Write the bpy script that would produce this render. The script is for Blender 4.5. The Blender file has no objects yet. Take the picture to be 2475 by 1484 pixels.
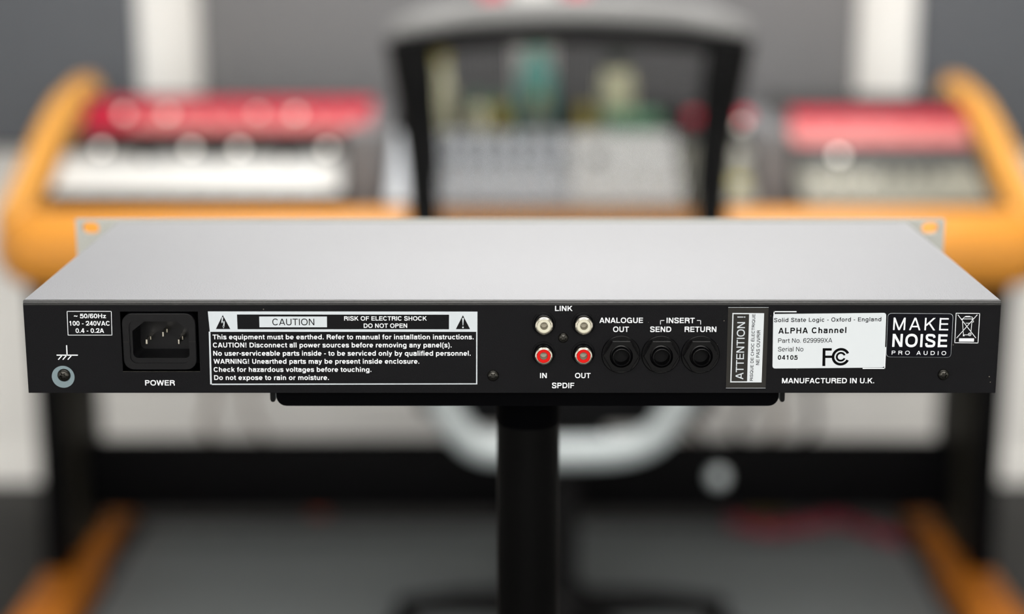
import bpy, bmesh, math, random
from mathutils import Vector, Matrix
random.seed(7)
C = bpy.context.scene.collection
SC = bpy.context.scene
pi = math.pi

# ------------------------------------------------------------------ camera
CX, CY, FP = 1237.5, 742.0, 4300.0
PITCH = math.radians(13.02)
CAMZ = 1.35
cam_d = bpy.data.cameras.new('camera'); cam = bpy.data.objects.new('camera', cam_d); C.objects.link(cam)
cam.location = (0, 0, CAMZ); cam.rotation_euler = (pi/2 - PITCH, 0, 0)
cam_d.sensor_fit = 'HORIZONTAL'; cam_d.sensor_width = 36.0; cam_d.lens = 36.0*FP/2475.0
cam_d.clip_start = 0.05; cam_d.clip_end = 50
cam_d.dof.use_dof = True; cam_d.dof.focus_distance = 0.8005; cam_d.dof.aperture_fstop = 3.3
SC.camera = cam
SC.view_settings.view_transform = 'Standard'; SC.view_settings.look = 'None'
SC.view_settings.gamma = 1.0; SC.view_settings.use_curve_mapping = False
SC.view_settings.exposure = 0.0
SC.cycles.use_denoising = True
SC.cycles.max_bounces = 8
SC.cycles.sample_clamp_indirect = 6.0

# ------------------------------------------------------------------ world and lights
w = bpy.data.worlds.new('world'); SC.world = w; w.use_nodes = True
w.node_tree.nodes['Background'].inputs[0].default_value = (0.8, 0.85, 0.9, 1)
w.node_tree.nodes['Background'].inputs[1].default_value = 0.3
ROOM_X, ROOM_Y0, ROOM_Y1, ROOM_H = 2.9, -5.0, 4.0, 2.75
LIGHTS = [  # x, y, size x, size y, watts
    (0.2, 3.35, 2.0, 0.9, 62),
    (0.1, 0.9, 2.4, 0.7, 34),
    (0.0, -1.6, 2.6, 1.0, 40),
    (0.0, -3.8, 3.4, 1.4, 430),  # unseen panel added to brighten the wall under the desk
]
for i, (x, y, sx, sy, e) in enumerate(LIGHTS):
    ld = bpy.data.lights.new('ceiling_light_lamp', 'AREA'); ld.shape = 'RECTANGLE'; ld.size = sx; ld.size_y = sy
    ld.energy = e; ld.color = (1.0, 0.985, 0.96)
    lo = bpy.data.objects.new('ceiling_light_lamp', ld); C.objects.link(lo); lo.location = (x, y, ROOM_H - 0.075)

# ------------------------------------------------------------------ ray helpers (measuring the photograph into metres)
_F = Vector((0, math.cos(PITCH), -math.sin(PITCH))); _U = Vector((0, math.sin(PITCH), math.cos(PITCH))); _R = Vector((1, 0, 0))
def ray(px, py): return _F + _R*((px-CX)/FP) - _U*((py-CY)/FP)
def atY(px, py, Y):
    d = ray(px, py); return Vector((0, 0, CAMZ)) + d*(Y/d.y)
def atZ(px, py, Z):
    d = ray(px, py); return Vector((0, 0, CAMZ)) + d*((Z-CAMZ)/d.z)

# ------------------------------------------------------------------ materials
def lin(c):
    return tuple((v/255/12.92 if v/255 <= 0.04045 else ((v/255+0.055)/1.055)**2.4) for v in c)
def mat(name, rgb, rough=0.5, metal=0.0, spec=0.5, var=0.0, vscale=20, bump=0.0, bscale=200, emit=0.0, coat=0.0):
    m = bpy.data.materials.new(name); m.use_nodes = True
    nt = m.node_tree; b = nt.nodes['Principled BSDF']
    col = lin(rgb)
    b.inputs['Base Color'].default_value = (*col, 1); b.inputs['Roughness'].default_value = rough
    b.inputs['Metallic'].default_value = metal; b.inputs['Specular IOR Level'].default_value = spec
    b.inputs['Coat Weight'].default_value = coat
    if emit:
        b.inputs['Emission Color'].default_value = (*col, 1); b.inputs['Emission Strength'].default_value = emit
    tc = nt.nodes.new('ShaderNodeTexCoord')
    if var:
        n = nt.nodes.new('ShaderNodeTexNoise'); n.inputs['Scale'].default_value = vscale; n.inputs['Detail'].default_value = 5
        r = nt.nodes.new('ShaderNodeMapRange'); r.inputs['To Min'].default_value = 1-var; r.inputs['To Max'].default_value = 1+var
        mx = nt.nodes.new('ShaderNodeVectorMath'); mx.operation = 'SCALE'; mx.inputs[0].default_value = col
        nt.links.new(tc.outputs['Object'], n.inputs['Vector']); nt.links.new(n.outputs['Fac'], r.inputs['Value'])
        nt.links.new(r.outputs[0], mx.inputs['Scale']); nt.links.new(mx.outputs[0], b.inputs['Base Color'])
    if bump:
        n = nt.nodes.new('ShaderNodeTexNoise'); n.inputs['Scale'].default_value = bscale; n.inputs['Detail'].default_value = 3
        bp = nt.nodes.new('ShaderNodeBump'); bp.inputs['Strength'].default_value = bump; bp.inputs['Distance'].default_value = 0.001
        nt.links.new(tc.outputs['Object'], n.inputs['Vector']); nt.links.new(n.outputs['Fac'], bp.inputs['Height'])
        nt.links.new(bp.outputs[0], b.inputs['Normal'])
    return m
def wood_mat(name, rgb, rough=0.4):
    m = mat(name, rgb, rough, spec=0.35); nt = m.node_tree; b = nt.nodes['Principled BSDF']; col = lin(rgb)
    tc = nt.nodes.new('ShaderNodeTexCoord'); mp = nt.nodes.new('ShaderNodeMapping'); mp.inputs['Scale'].default_value = (1.5, 14, 30)
    n = nt.nodes.new('ShaderNodeTexNoise'); n.inputs['Scale'].default_value = 4; n.inputs['Detail'].default_value = 6; n.inputs['Distortion'].default_value = 1.2
    cr = nt.nodes.new('ShaderNodeValToRGB')
    cr.color_ramp.elements[0].color = (*[c*0.82 for c in col], 1); cr.color_ramp.elements[1].color = (*[min(1, c*1.12) for c in col], 1)
    nt.links.new(tc.outputs['Object'], mp.inputs[0]); nt.links.new(mp.outputs[0], n.inputs['Vector'])
    nt.links.new(n.outputs['Fac'], cr.inputs[0]); nt.links.new(cr.outputs[0], b.inputs['Base Color'])
    return m
def speck_mat(name, rgb, rough, spec, bump=0.35):
    """black powder coat with a fine orange peel and a few specks of pale dust"""
    m = mat(name, rgb, rough, spec=spec, bump=bump, bscale=2600); nt = m.node_tree; b = nt.nodes['Principled BSDF']
    tc = nt.nodes.new('ShaderNodeTexCoord')
    v = nt.nodes.new('ShaderNodeTexVoronoi'); v.inputs['Scale'].default_value = 260
    r = nt.nodes.new('ShaderNodeMath'); r.operation = 'LESS_THAN'; r.inputs[1].default_value = 0.075
    n = nt.nodes.new('ShaderNodeTexNoise'); n.inputs['Scale'].default_value = 45; n.inputs['Detail'].default_value = 4
    g = nt.nodes.new('ShaderNodeMath'); g.operation = 'GREATER_THAN'; g.inputs[1].default_value = 0.58
    a = nt.nodes.new('ShaderNodeMath'); a.operation = 'MULTIPLY'
    mx = nt.nodes.new('ShaderNodeMix'); mx.data_type = 'RGBA'
    mx.inputs['A'].default_value = (*lin(rgb), 1); mx.inputs['B'].default_value = (*lin((96, 92, 84)), 1)
    nt.links.new(tc.outputs['Object'], v.inputs['Vector']); nt.links.new(tc.outputs['Object'], n.inputs['Vector'])
    nt.links.new(v.outputs['Distance'], r.inputs[0]); nt.links.new(n.outputs['Fac'], g.inputs[0])
    nt.links.new(r.outputs[0], a.inputs[0]); nt.links.new(g.outputs[0], a.inputs[1]); nt.links.new(a.outputs[0], mx.inputs['Factor'])
    nt.links.new(mx.outputs['Result'], b.inputs['Base Color'])
    return m
M = {}
M['panel_black'] = speck_mat('black_powder_coat', (12, 12, 14), 0.55, 0.06, bump=0.12)
M['edge'] = mat('black_lip_highlight', (24, 24, 24), 0.34, spec=0.45, bump=0.1, bscale=2000)  # base raised above the panel black to paint in the lip's highlight
M['cover'] = mat('cover_painted_reflection', (134, 135, 139), 0.56, metal=0.35, spec=0.6, var=0.04, vscale=6, bump=0.25, bscale=1400)  # black steel; pale base stands in for the ceiling light it reflects
M['ink'] = mat('white_ink', (202, 205, 209), 0.6, spec=0.3)
M['ink_grey'] = mat('light_grey_ink', (171, 177, 182), 0.6, spec=0.3, var=0.02, vscale=60)
M['ink_black'] = mat('black_ink', (4, 4, 5), 0.7, spec=0.04)
M['sticker_white'] = mat('white_sticker', (177, 182, 186), 0.45, spec=0.4, var=0.015, vscale=30)
M['sticker_black'] = mat('black_gloss_sticker', (3, 3, 9), 0.25, spec=0.1)
M['sticker_grey'] = mat('charcoal_sticker', (38, 37, 35), 0.6, spec=0.06)
M['bare'] = mat('bare_zinc', (96, 112, 117), 0.55, metal=0.1, var=0.05, vscale=90)
M['plastic'] = mat('black_plastic', (3, 3, 5), 0.4, spec=0.16, bump=0.05, bscale=3000)
M['plastic_dark'] = mat('deep_black_plastic', (3, 3, 4), 0.6, spec=0.1)
M['nutplastic'] = mat('glossy_black_nylon', (4, 4, 5), 0.28, spec=0.13)
M['nickel'] = mat('nickel', (205, 200, 188), 0.2, metal=1.0)
M['chrome'] = mat('chrome', (232, 230, 224), 0.16, metal=1.0)
M['cream'] = mat('cream_insulator', (178, 175, 158), 0.4)
M['red_ins'] = mat('red_insulator', (176, 8, 2), 0.5, spec=0.12)
M['screw'] = mat('blackened_steel', (50, 49, 46), 0.3, metal=0.9, bump=0.1, bscale=600)
M['alu'] = mat('brushed_silver_faceplate', (154, 155, 150), 0.45, metal=0.15, var=0.02)
M['tray'] = mat('black_tray_paint', (1, 1, 2), 0.6, spec=0.02)
M['pole'] = mat('black_pole_paint', (2, 2, 2), 0.42, spec=0.05)
M['wallwhite'] = mat('white_wall_paint', (232, 231, 228), 0.8, spec=0.2, var=0.02, vscale=2)
M['ceil'] = mat('ceiling_paint', (225, 225, 222), 0.9, spec=0.1)
M['carpet'] = mat('grey_carpet', (68, 68, 67), 0.95, spec=0.05, var=0.22, vscale=2.2, bump=0.6, bscale=90)
M['acoustic_shaded'] = mat('shaded_acoustic_fabric', (92, 95, 100), 0.95, spec=0.1, var=0.05, vscale=3, bump=0.4, bscale=300)  # same fabric, darkened where the light falls off towards the sides
M['mat'] = mat('bluish_grey_mat', (126, 131, 133), 0.85, spec=0.1, var=0.16, vscale=2.0)
M['acoustic'] = mat('lit_acoustic_fabric', (120, 120, 122), 0.95, spec=0.1, var=0.05, vscale=3, bump=0.4, bscale=300)  # same fabric, lightened for the brighter middle of the wall
M['wood'] = wood_mat('honey_wood', (206, 148, 68))
M['wood_foot'] = wood_mat('shaded_honey_wood', (172, 100, 16), 0.65)  # honey wood with the shade at the feet put into its colour
M['leather'] = wood_mat('honey_bullnose', (206, 138, 54), 0.32)
M['deskblack'] = mat('black_laminate', (3, 3, 4), 0.6, spec=0.06)
M['leglit'] = mat('lit_leg_tone', (48, 46, 39), 0.6, spec=0.1)  # olive tone puts the light on the leg's inner face into its colour
M['deskgrey'] = mat('grey_laminate', (104, 104, 106), 0.6, spec=0.3)
M['deskdark'] = mat('dark_grey_laminate', (60, 60, 60), 0.65, spec=0.25)
M['unit_white'] = mat('white_faceplate', (206, 206, 204), 0.4, spec=0.5, var=0.03)
M['unit_grey'] = mat('light_grey_faceplate', (180, 184, 189), 0.45, var=0.05, vscale=12)
M['contact'] = mat('dull_contact', (150, 144, 126), 0.5)
M['unit_dark'] = mat('dark_faceplate', (48, 50, 52), 0.6, spec=0.3)
M['unit_red'] = mat('crimson_faceplate', (156, 8, 40), 0.42)
M['unit_pink'] = mat('pale_pink_faceplate', (196, 116, 114), 0.42)
M['unit_olive'] = mat('stone_grey_faceplate', (122, 121, 110), 0.5, var=0.1, vscale=8)
M['knob_w'] = mat('silver_knob', (220, 220, 216), 0.3, metal=0.5)
M['knob_k'] = mat('black_knob', (24, 24, 26), 0.35)
M['lit'] = mat('glint_led', (255, 250, 240), 0.4, emit=2.0)  # glows to stand in for glints; one disc is an indicator light
M['glint_dim'] = mat('dim_glint', (225, 222, 210), 0.4, emit=1.1)  # glows to stand in for specular glints on knobs
M['gauge'] = mat('olive_gauge', (168, 156, 60), 0.4)
M['chairk'] = mat('black_chair_frame', (7, 7, 8), 0.5, spec=0.15)
M['chairg'] = mat('lit_chair_rail', (138, 138, 138), 0.5)  # grey tone holds the light catching the rail's top
M['mesh'] = mat('charcoal_chair_mesh', (26, 26, 28), 0.7, spec=0.3)
M['fabric'] = mat('black_seat_fabric', (18, 18, 20), 0.9, spec=0.1)
M['cast'] = mat('cast_aluminium', (170, 177, 179), 0.42, metal=0.35)
M['teal'] = mat('teal_glaze', (96, 160, 152), 0.35)
M['creamv'] = mat('cream_glaze', (226, 224, 190), 0.4)
M['green'] = mat('leaf_green', (96, 150, 116), 0.6)
M['darkgreen'] = mat('dark_leaf_green', (34, 60, 34), 0.6)
M['cablew'] = mat('beige_cable', (150, 138, 128), 0.6)
M['cablek'] = mat('grey_cable', (90, 86, 82), 0.6)
M['cabler'] = mat('crimson_cloth', (120, 28, 48), 0.75)
M['olivecloth'] = mat('olive_cloth', (92, 76, 24), 0.9)
M['orangeb'] = mat('orange_plastic', (150, 56, 20), 0.5)
M['diff'] = mat('light_diffuser', (255, 252, 246), 0.6, emit=1.5)
M['redplastic'] = mat('red_plastic', (200, 20, 60), 0.45)

# ------------------------------------------------------------------ object helpers
ORG = {}
def finish(bm, smooth=35):
    bmesh.ops.recalc_face_normals(bm, faces=bm.faces)
    if smooth:
        a = math.radians(smooth)
        for f in bm.faces: f.smooth = True
        for e in bm.edges:
            if len(e.link_faces) != 2 or e.calc_face_angle(0) > a: e.smooth = False
def link(name, bm, m, parent=None, smooth=35, recalc=True, **tags):
    """one mesh object; the bmesh is in world coordinates"""
    if recalc: finish(bm, smooth)
    me = bpy.data.meshes.new(name)
    if parent is not None: o_ = ORG[parent.name]
    else:
        lo = [min(v.co[i] for v in bm.verts) for i in range(3)]; hi = [max(v.co[i] for v in bm.verts) for i in range(3)]
        o_ = Vector(((lo[0]+hi[0])/2, (lo[1]+hi[1])/2, lo[2]))
    bm.transform(Matrix.Translation(-o_)); bm.to_mesh(me); bm.free(); me.materials.append(m)
    o = bpy.data.objects.new(name, me); C.objects.link(o)
    if parent is not None: o.parent = parent
    else: o.location = o_
    ORG[o.name] = o_
    for k, v in tags.items(): o[k] = v
    return o
def thing(name, loc, label, cat, group=None):
    o = bpy.data.objects.new(name, None); C.objects.link(o); o.location = loc; o.empty_display_size = 0.05
    o['label'] = label; o['category'] = cat
    if group: o['group'] = group
    ORG[o.name] = Vector(loc); return o
def tag(o, label, cat, group=None):
    o['label'] = label; o['category'] = cat
    if group: o['group'] = group
def part_at(name, me, m, parent, loc, **tags):
    """a shared mesh placed at a world position under its parent"""
    o = bpy.data.objects.new(name, me); C.objects.link(o); o.parent = parent
    o.location = Vector(loc) - ORG[parent.name]; ORG[o.name] = Vector(loc)
    for k, v in tags.items(): o[k] = v
    return o
def to_mesh(name, bm, m, smooth=35):
    finish(bm, smooth); me = bpy.data.meshes.new(name); bm.to_mesh(me); bm.free(); me.materials.append(m); return me

def B(): return bmesh.new()
def box(bm, x0, x1, y0, y1, z0, z1, bev=0.0, seg=2, M_=None):
    t = bmesh.new(); bmesh.ops.create_cube(t, size=1)
    t.transform(Matrix.Translation(((x0+x1)/2, (y0+y1)/2, (z0+z1)/2)) @ Matrix.Diagonal((x1-x0, y1-y0, z1-z0, 1)))
    if bev: bmesh.ops.bevel(t, geom=t.edges[:], offset=bev, segments=seg, affect='EDGES', profile=0.5)
    if M_: t.transform(M_)
    merge(bm, t); return bm
def merge(bm, t):
    me = bpy.data.meshes.new('tmp'); t.to_mesh(me); t.free(); bm.from_mesh(me); bpy.data.meshes.remove(me)
def lathe(bm, prof, Mx=None, seg=32, close=True):
    rings = []
    for r, h in prof:
        if r < 1e-9: rings.append([bm.verts.new((0, 0, h))])
        else: rings.append([bm.verts.new((r*math.cos(2*pi*i/seg), r*math.sin(2*pi*i/seg), h)) for i in range(seg)])
    new = [v for r in rings for v in r]
    for a, b in zip(rings, rings[1:]):
        for i in range(seg):
            j = (i+1) % seg
            if len(a) == 1 and len(b) == 1: continue
            if len(a) == 1: bm.faces.new((a[0], b[i], b[j]))
            elif len(b) == 1: bm.faces.new((a[i], b[0], a[j]))
            else: bm.faces.new((a[i], a[j], b[j], b[i]))
    if Mx is not None: bmesh.ops.transform(bm, matrix=Mx, verts=new)
    return bm
def tube(bm, pts, rad, seg=12, ry=None, caps=True):
    """swept tube; rad is one radius or a list; ry squashes it vertically"""
    pts = [Vector(p) for p in pts]; n = len(pts)
    rads = rad if isinstance(rad, (list, tuple)) else [rad]*n
    rings = []; up = None
    for i, p in enumerate(pts):
        d = (pts[min(i+1, n-1)] - pts[max(i-1, 0)]).normalized()
        if up is None:
            up = Vector((0, 1, 0)) if abs(d.y) < 0.9 else Vector((1, 0, 0))
        s = d.cross(up).normalized(); up = s.cross(d).normalized()
        k = ry if ry else 1.0
        rings.append([bm.verts.new(p + s*rads[i]*math.cos(2*pi*j/seg) + up*rads[i]*k*math.sin(2*pi*j/seg)) for j in range(seg)])
    for a, b in zip(rings, rings[1:]):
        for j in range(seg): bm.faces.new((a[j], a[(j+1) % seg], b[(j+1) % seg], b[j]))
    if caps: bm.faces.new(rings[0][::-1]); bm.faces.new(rings[-1])
    return bm
def bez(pts, n=8):
    """Catmull-Rom through the points"""
    pts = [Vector(p) for p in pts]; out = []
    P = [pts[0]] + pts + [pts[-1]]
    for i in range(1, len(P)-2):
        a, b, c, d = P[i-1:i+3]
        for k in range(n):
            t = k/n
            out.append(0.5*((2*b) + (c-a)*t + (2*a-5*b+4*c-d)*t*t + (3*b-a-3*c+d)*t**3))
    out.append(pts[-1]); return out
def prism(bm, poly, axis, a0, a1):
    """polygon (list of 2-tuples) extruded along an axis: 'x' -> poly is (y,z); 'y' -> (x,z)"""
    def mk(p, a): return (a, p[0], p[1]) if axis == 'x' else ((p[0], a, p[1]) if axis == 'y' else (p[0], p[1], a))
    A = [bm.verts.new(mk(p, a0)) for p in poly]; Bv = [bm.verts.new(mk(p, a1)) for p in poly]
    bm.faces.new(A); bm.faces.new(Bv[::-1])
    for i in range(len(poly)):
        j = (i+1) % len(poly); bm.faces.new((A[i], Bv[i], Bv[j], A[j]))
    return bm
def rrect(x0, z0, x1, z1, r, n=5):
    pts = []
    for cx, cz, a in ((x1-r, z1-r, 0), (x0+r, z1-r, 90), (x0+r, z0+r, 180), (x1-r, z0+r, 270)):
        for i in range(n+1):
            t = math.radians(a + 90*i/n); pts.append((cx+r*math.cos(t), cz+r*math.sin(t)))
    return pts
def ringprism(bm, outer, inner, y0, y1):
    """frame between two outlines with the same number of points, in the xz plane, from y0 to y1"""
    n = len(outer)
    V = [[bm.verts.new((p[0], y, p[1])) for p in L] for L in (outer, inner) for y in (y0, y1)]
    o0, o1, i0, i1 = V
    for i in range(n):
        j = (i+1) % n
        bm.faces.new((o0[i], o0[j], i0[j], i0[i])); bm.faces.new((o1[i], i1[i], i1[j], o1[j]))
        bm.faces.new((o0[i], o1[i], o1[j], o0[j])); bm.faces.new((i0[i], i0[j], i1[j], i1[i]))

# ------------------------------------------------------------------ the room
def struct(name, bm, m, **k):
    o = link(name, bm, m, smooth=0, kind='structure', **k); return o
X, Y0, Y1, H = ROOM_X, ROOM_Y0, ROOM_Y1, ROOM_H
struct('floor', box(B(), -X, X, Y0, Y1, -0.1, 0), M['carpet'])
struct('ceiling', box(B(), -X, X, Y0, Y1, H, H+0.1), M['ceil'])
struct('wall_back', box(B(), -X, X, Y1, Y1+0.1, 0, H), M['wallwhite'])
struct('wall_front', box(B(), -X, X, Y0-0.1, Y0, 0, H), M['wallwhite'])
struct('wall_left', box(B(), -X-0.1, -X, Y0, Y1, 0, H), M['wallwhite'])
struct('wall_right', box(B(), X, X+0.1, Y0, Y1, 0, H), M['wallwhite'])
struct('baseboard_back', box(B(), -X, X, Y1-0.012, Y1, 0, 0.06, 0.003), M['wallwhite'])
# acoustic panels on the back wall, the white wall showing in the gaps between them
def wx(px, py, Y): return atY(px, py, Y).x
pt = Y1-0.06
gz = 0.80
edges = [(-2.2, wx(322, 100, pt)), (wx(484, 100, pt), wx(1236, 60, pt)), (wx(1346, 60, pt), wx(2072, 120, pt)), (wx(2226, 120, pt), 2.3)]
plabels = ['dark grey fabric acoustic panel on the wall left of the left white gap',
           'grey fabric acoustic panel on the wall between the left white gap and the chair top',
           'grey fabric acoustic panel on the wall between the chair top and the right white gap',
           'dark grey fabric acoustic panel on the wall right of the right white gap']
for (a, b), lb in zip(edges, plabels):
    o = link('acoustic_panel', box(B(), a, b, pt, Y1-0.001, gz, 2.3, 0.012, 3), M['acoustic_shaded' if 'dark' in lb else 'acoustic'])
    tag(o, lb, 'acoustic panel', 'acoustic panels on the back wall')
for x, y, sx, sy, e in LIGHTS:
    t = thing('ceiling_light', (x, y, H-0.07), ['white ceiling light panel above the desk', 'white ceiling light panel above the rack processor', 'white ceiling light panel just behind the camera', 'largest white ceiling light panel, added far behind the camera to fill under the desk'][LIGHTS.index((x, y, sx, sy, e))], 'ceiling light', 'ceiling lights')
    fr = [(x-sx/2-0.03, y-sy/2-0.03), (x+sx/2+0.03, y+sy/2+0.03)]
    link('light_frame', box(B(), fr[0][0], fr[1][0], fr[0][1], fr[1][1], H-0.06, H, 0.004), M['ceil'], t)
    link('diffuser', box(B(), x-sx/2, x+sx/2, y-sy/2, y+sy/2, H-0.07, H-0.06), M['diff'], t)

# ------------------------------------------------------------------ the rack processor
YR = 0.7748
ZT = CAMZ - 0.1762; ZB = CAMZ - 0.2190
HX = 0.2185
YF = YR + 0.196
def face(px, py, dy=0.0):
    p = atY(px, py, YR+dy); return p
dev = thing('rack_processor', (0, YR+0.1, ZB), 'black rack-mount audio processor seen from its connector side, lying on the black stand', 'audio processor')
# rear panel with the opening for the mains inlet and a rolled top lip
ix0, ix1 = face(292, 800).x, face(480, 800).x
iz1, iz0 = face(380, 753).z, face(380, 897).z
def rear_panel():
    bm = B(); t = 0.0012
    zt = ZT-0.0021
    def slab(x0, x1, z0, z1):
        box(bm, x0, x1, YR, YR+t, z0, z1)
    slab(-HX, ix0, ZB, zt); slab(ix1, HX, ZB, zt); slab(ix0, ix1, iz1, zt); slab(ix0, ix1, ZB, iz0)
    return bm
link('rear_panel', rear_panel(), M['panel_black'], dev, smooth=0)
lip = [(YR+0.0026, ZT-0.0006), (YR+0.0022, ZT-0.0001), (YR+0.0012, ZT-0.00005), (YR+0.0005, ZT-0.0003), (YR+0.00015, ZT-0.0007), (YR+0.00005, ZT-0.0011),
       (YR+0.0003, ZT-0.0012), (YR+0.0003, ZT-0.00135), (YR-0.0001, ZT-0.0015), (YR-0.00015, ZT-0.0019), (YR, ZT-0.0023), (YR+0.0012, ZT-0.0023), (YR+0.0026, ZT-0.0020)]
link('top_lip', prism(B(), lip, 'x', -HX, HX), M['edge'], dev, smooth=50)
link('top_cover', box(B(), -HX, HX, YR+0.0028, YF, ZT-0.0012, ZT, 0.0003, 2), M['cover'], dev)
link('side_panel', box(B(), -HX, -HX+0.0012, YR+0.0013, YF, ZB, ZT-0.0013), M['panel_black'], dev)
link('side_panel', box(B(), HX-0.0012, HX, YR+0.0013, YF, ZB, ZT-0.0013), M['panel_black'], dev)
link('base_plate', box(B(), -HX+0.0013, HX-0.0013, YR+0.0013, YF, ZB, ZB+0.0012), M['panel_black'], dev)
# front faceplate with four rack slots
def faceplate():
    x0, x1 = atY(182, 530, YF).x, atY(2284, 530, YF).x
    zt, zb = ZT+0.0014, ZT+0.0014-0.0440
    y0, y1 = YF, YF+0.003
    hole = []
    bm = B()
    holes = [(atY(219, 551, YF).x, atY(219, 551, YF).z), (atY(2248, 555, YF).x, atY(219, 551, YF).z)]
    hw, hh = 0.0048, 0.0033
    # ears: a strip each side built as frame rings around stadium slots
    for sx, (hx, hz) in zip((-1, 1), holes):
        xo = x0 if sx < 0 else x1; xi = -HX+0.004 if sx < 0 else HX-0.004
        a, b = min(xo, xi), max(xo, xi)
        n = 24
        for hzc, za, zb_ in ((hz, zt-0.022, zt), (zb+(zt-hz), zb, zt-0.022)):
            inner, outer = [], []
            for i in range(n):
                t = 2*pi*i/n + pi/4
                c, s = math.cos(t), math.sin(t)
                inner.append((hx + (hw-hh)*(1 if c > 0 else -1) + hh*c, hzc + hh*s))
                k = 1/max(abs(c), abs(s)); 
                ux, uz = c*k, s*k
                outer.append(((a+b)/2 + ux*(b-a)/2, (za+zb_)/2 + uz*(zb_-za)/2))
            ringprism(bm, outer, inner, y0, y1)
    box(bm, -HX+0.004, HX-0.004, y0, y1, zb, zt)
    return bm
link('faceplate', faceplate(), M['alu'], dev, smooth=30, label='light silver faceplate with rack slots')

# ---- printing on the rear panel
def mkpoly(bm, pts, dy=-0.00006):
    vs = [bm.verts.new(face(x, y, dy)) for x, y in pts]
    return bm.faces.new(vs)
def pline(bm, pts, wpx, dy=-0.00008, closed=False):
    """stroke of wpx pixels' width along photo points, lying on the panel"""
    P = [face(x, y, dy) for x, y in pts]
    if closed: P = P + [P[0], P[1]]
    wm = wpx/5400/2
    for a, b in zip(P, P[1:] if not closed else P[1:-1]):
        d = (b-a).normalized(); n = Vector((-d.z, 0, d.x))*wm; e = d*wm*0.9
        bm.faces.new([bm.verts.new(q) for q in (a-e-n, b+e-n, b+e+n, a-e+n)])
    if closed: pass
def disc(bm, cx, cy, r, dy=-0.00006, r0=0, a0=0, a1=360, n=40):
    c = face(cx, cy, dy); R = r/5400; R0 = r0/5400
    st = n
    def pt(rr, a): return Vector((c.x+rr*math.cos(a), c.y, c.z+rr*math.sin(a)))
    A = [math.radians(a0+(a1-a0)*i/st) for i in range(st+1)]
    for a, b in zip(A, A[1:]):
        if R0 <= 0: bm.faces.new([bm.verts.new(q) for q in (c, pt(R, a), pt(R, b))])
        else: bm.faces.new([bm.verts.new(q) for q in (pt(R0, a), pt(R, a), pt(R, b), pt(R0, b))])
def flat(name, bm, m, parent, thick=0.0, **k):
    bmesh.ops.recalc_face_normals(bm, faces=bm.faces)
    for f in bm.faces:
        if f.normal.y > 0: f.normal_flip()
    if thick:
        r = bmesh.ops.extrude_face_region(bm, geom=bm.faces[:])
        bmesh.ops.translate(bm, vec=(0, thick, 0), verts=[v for v in r['geom'] if isinstance(v, bmesh.types.BMVert)])
        bmesh.ops.recalc_face_normals(bm, faces=bm.faces)
    return link(name, bm, m, parent, smooth=0, recalc=False, **k)

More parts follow.
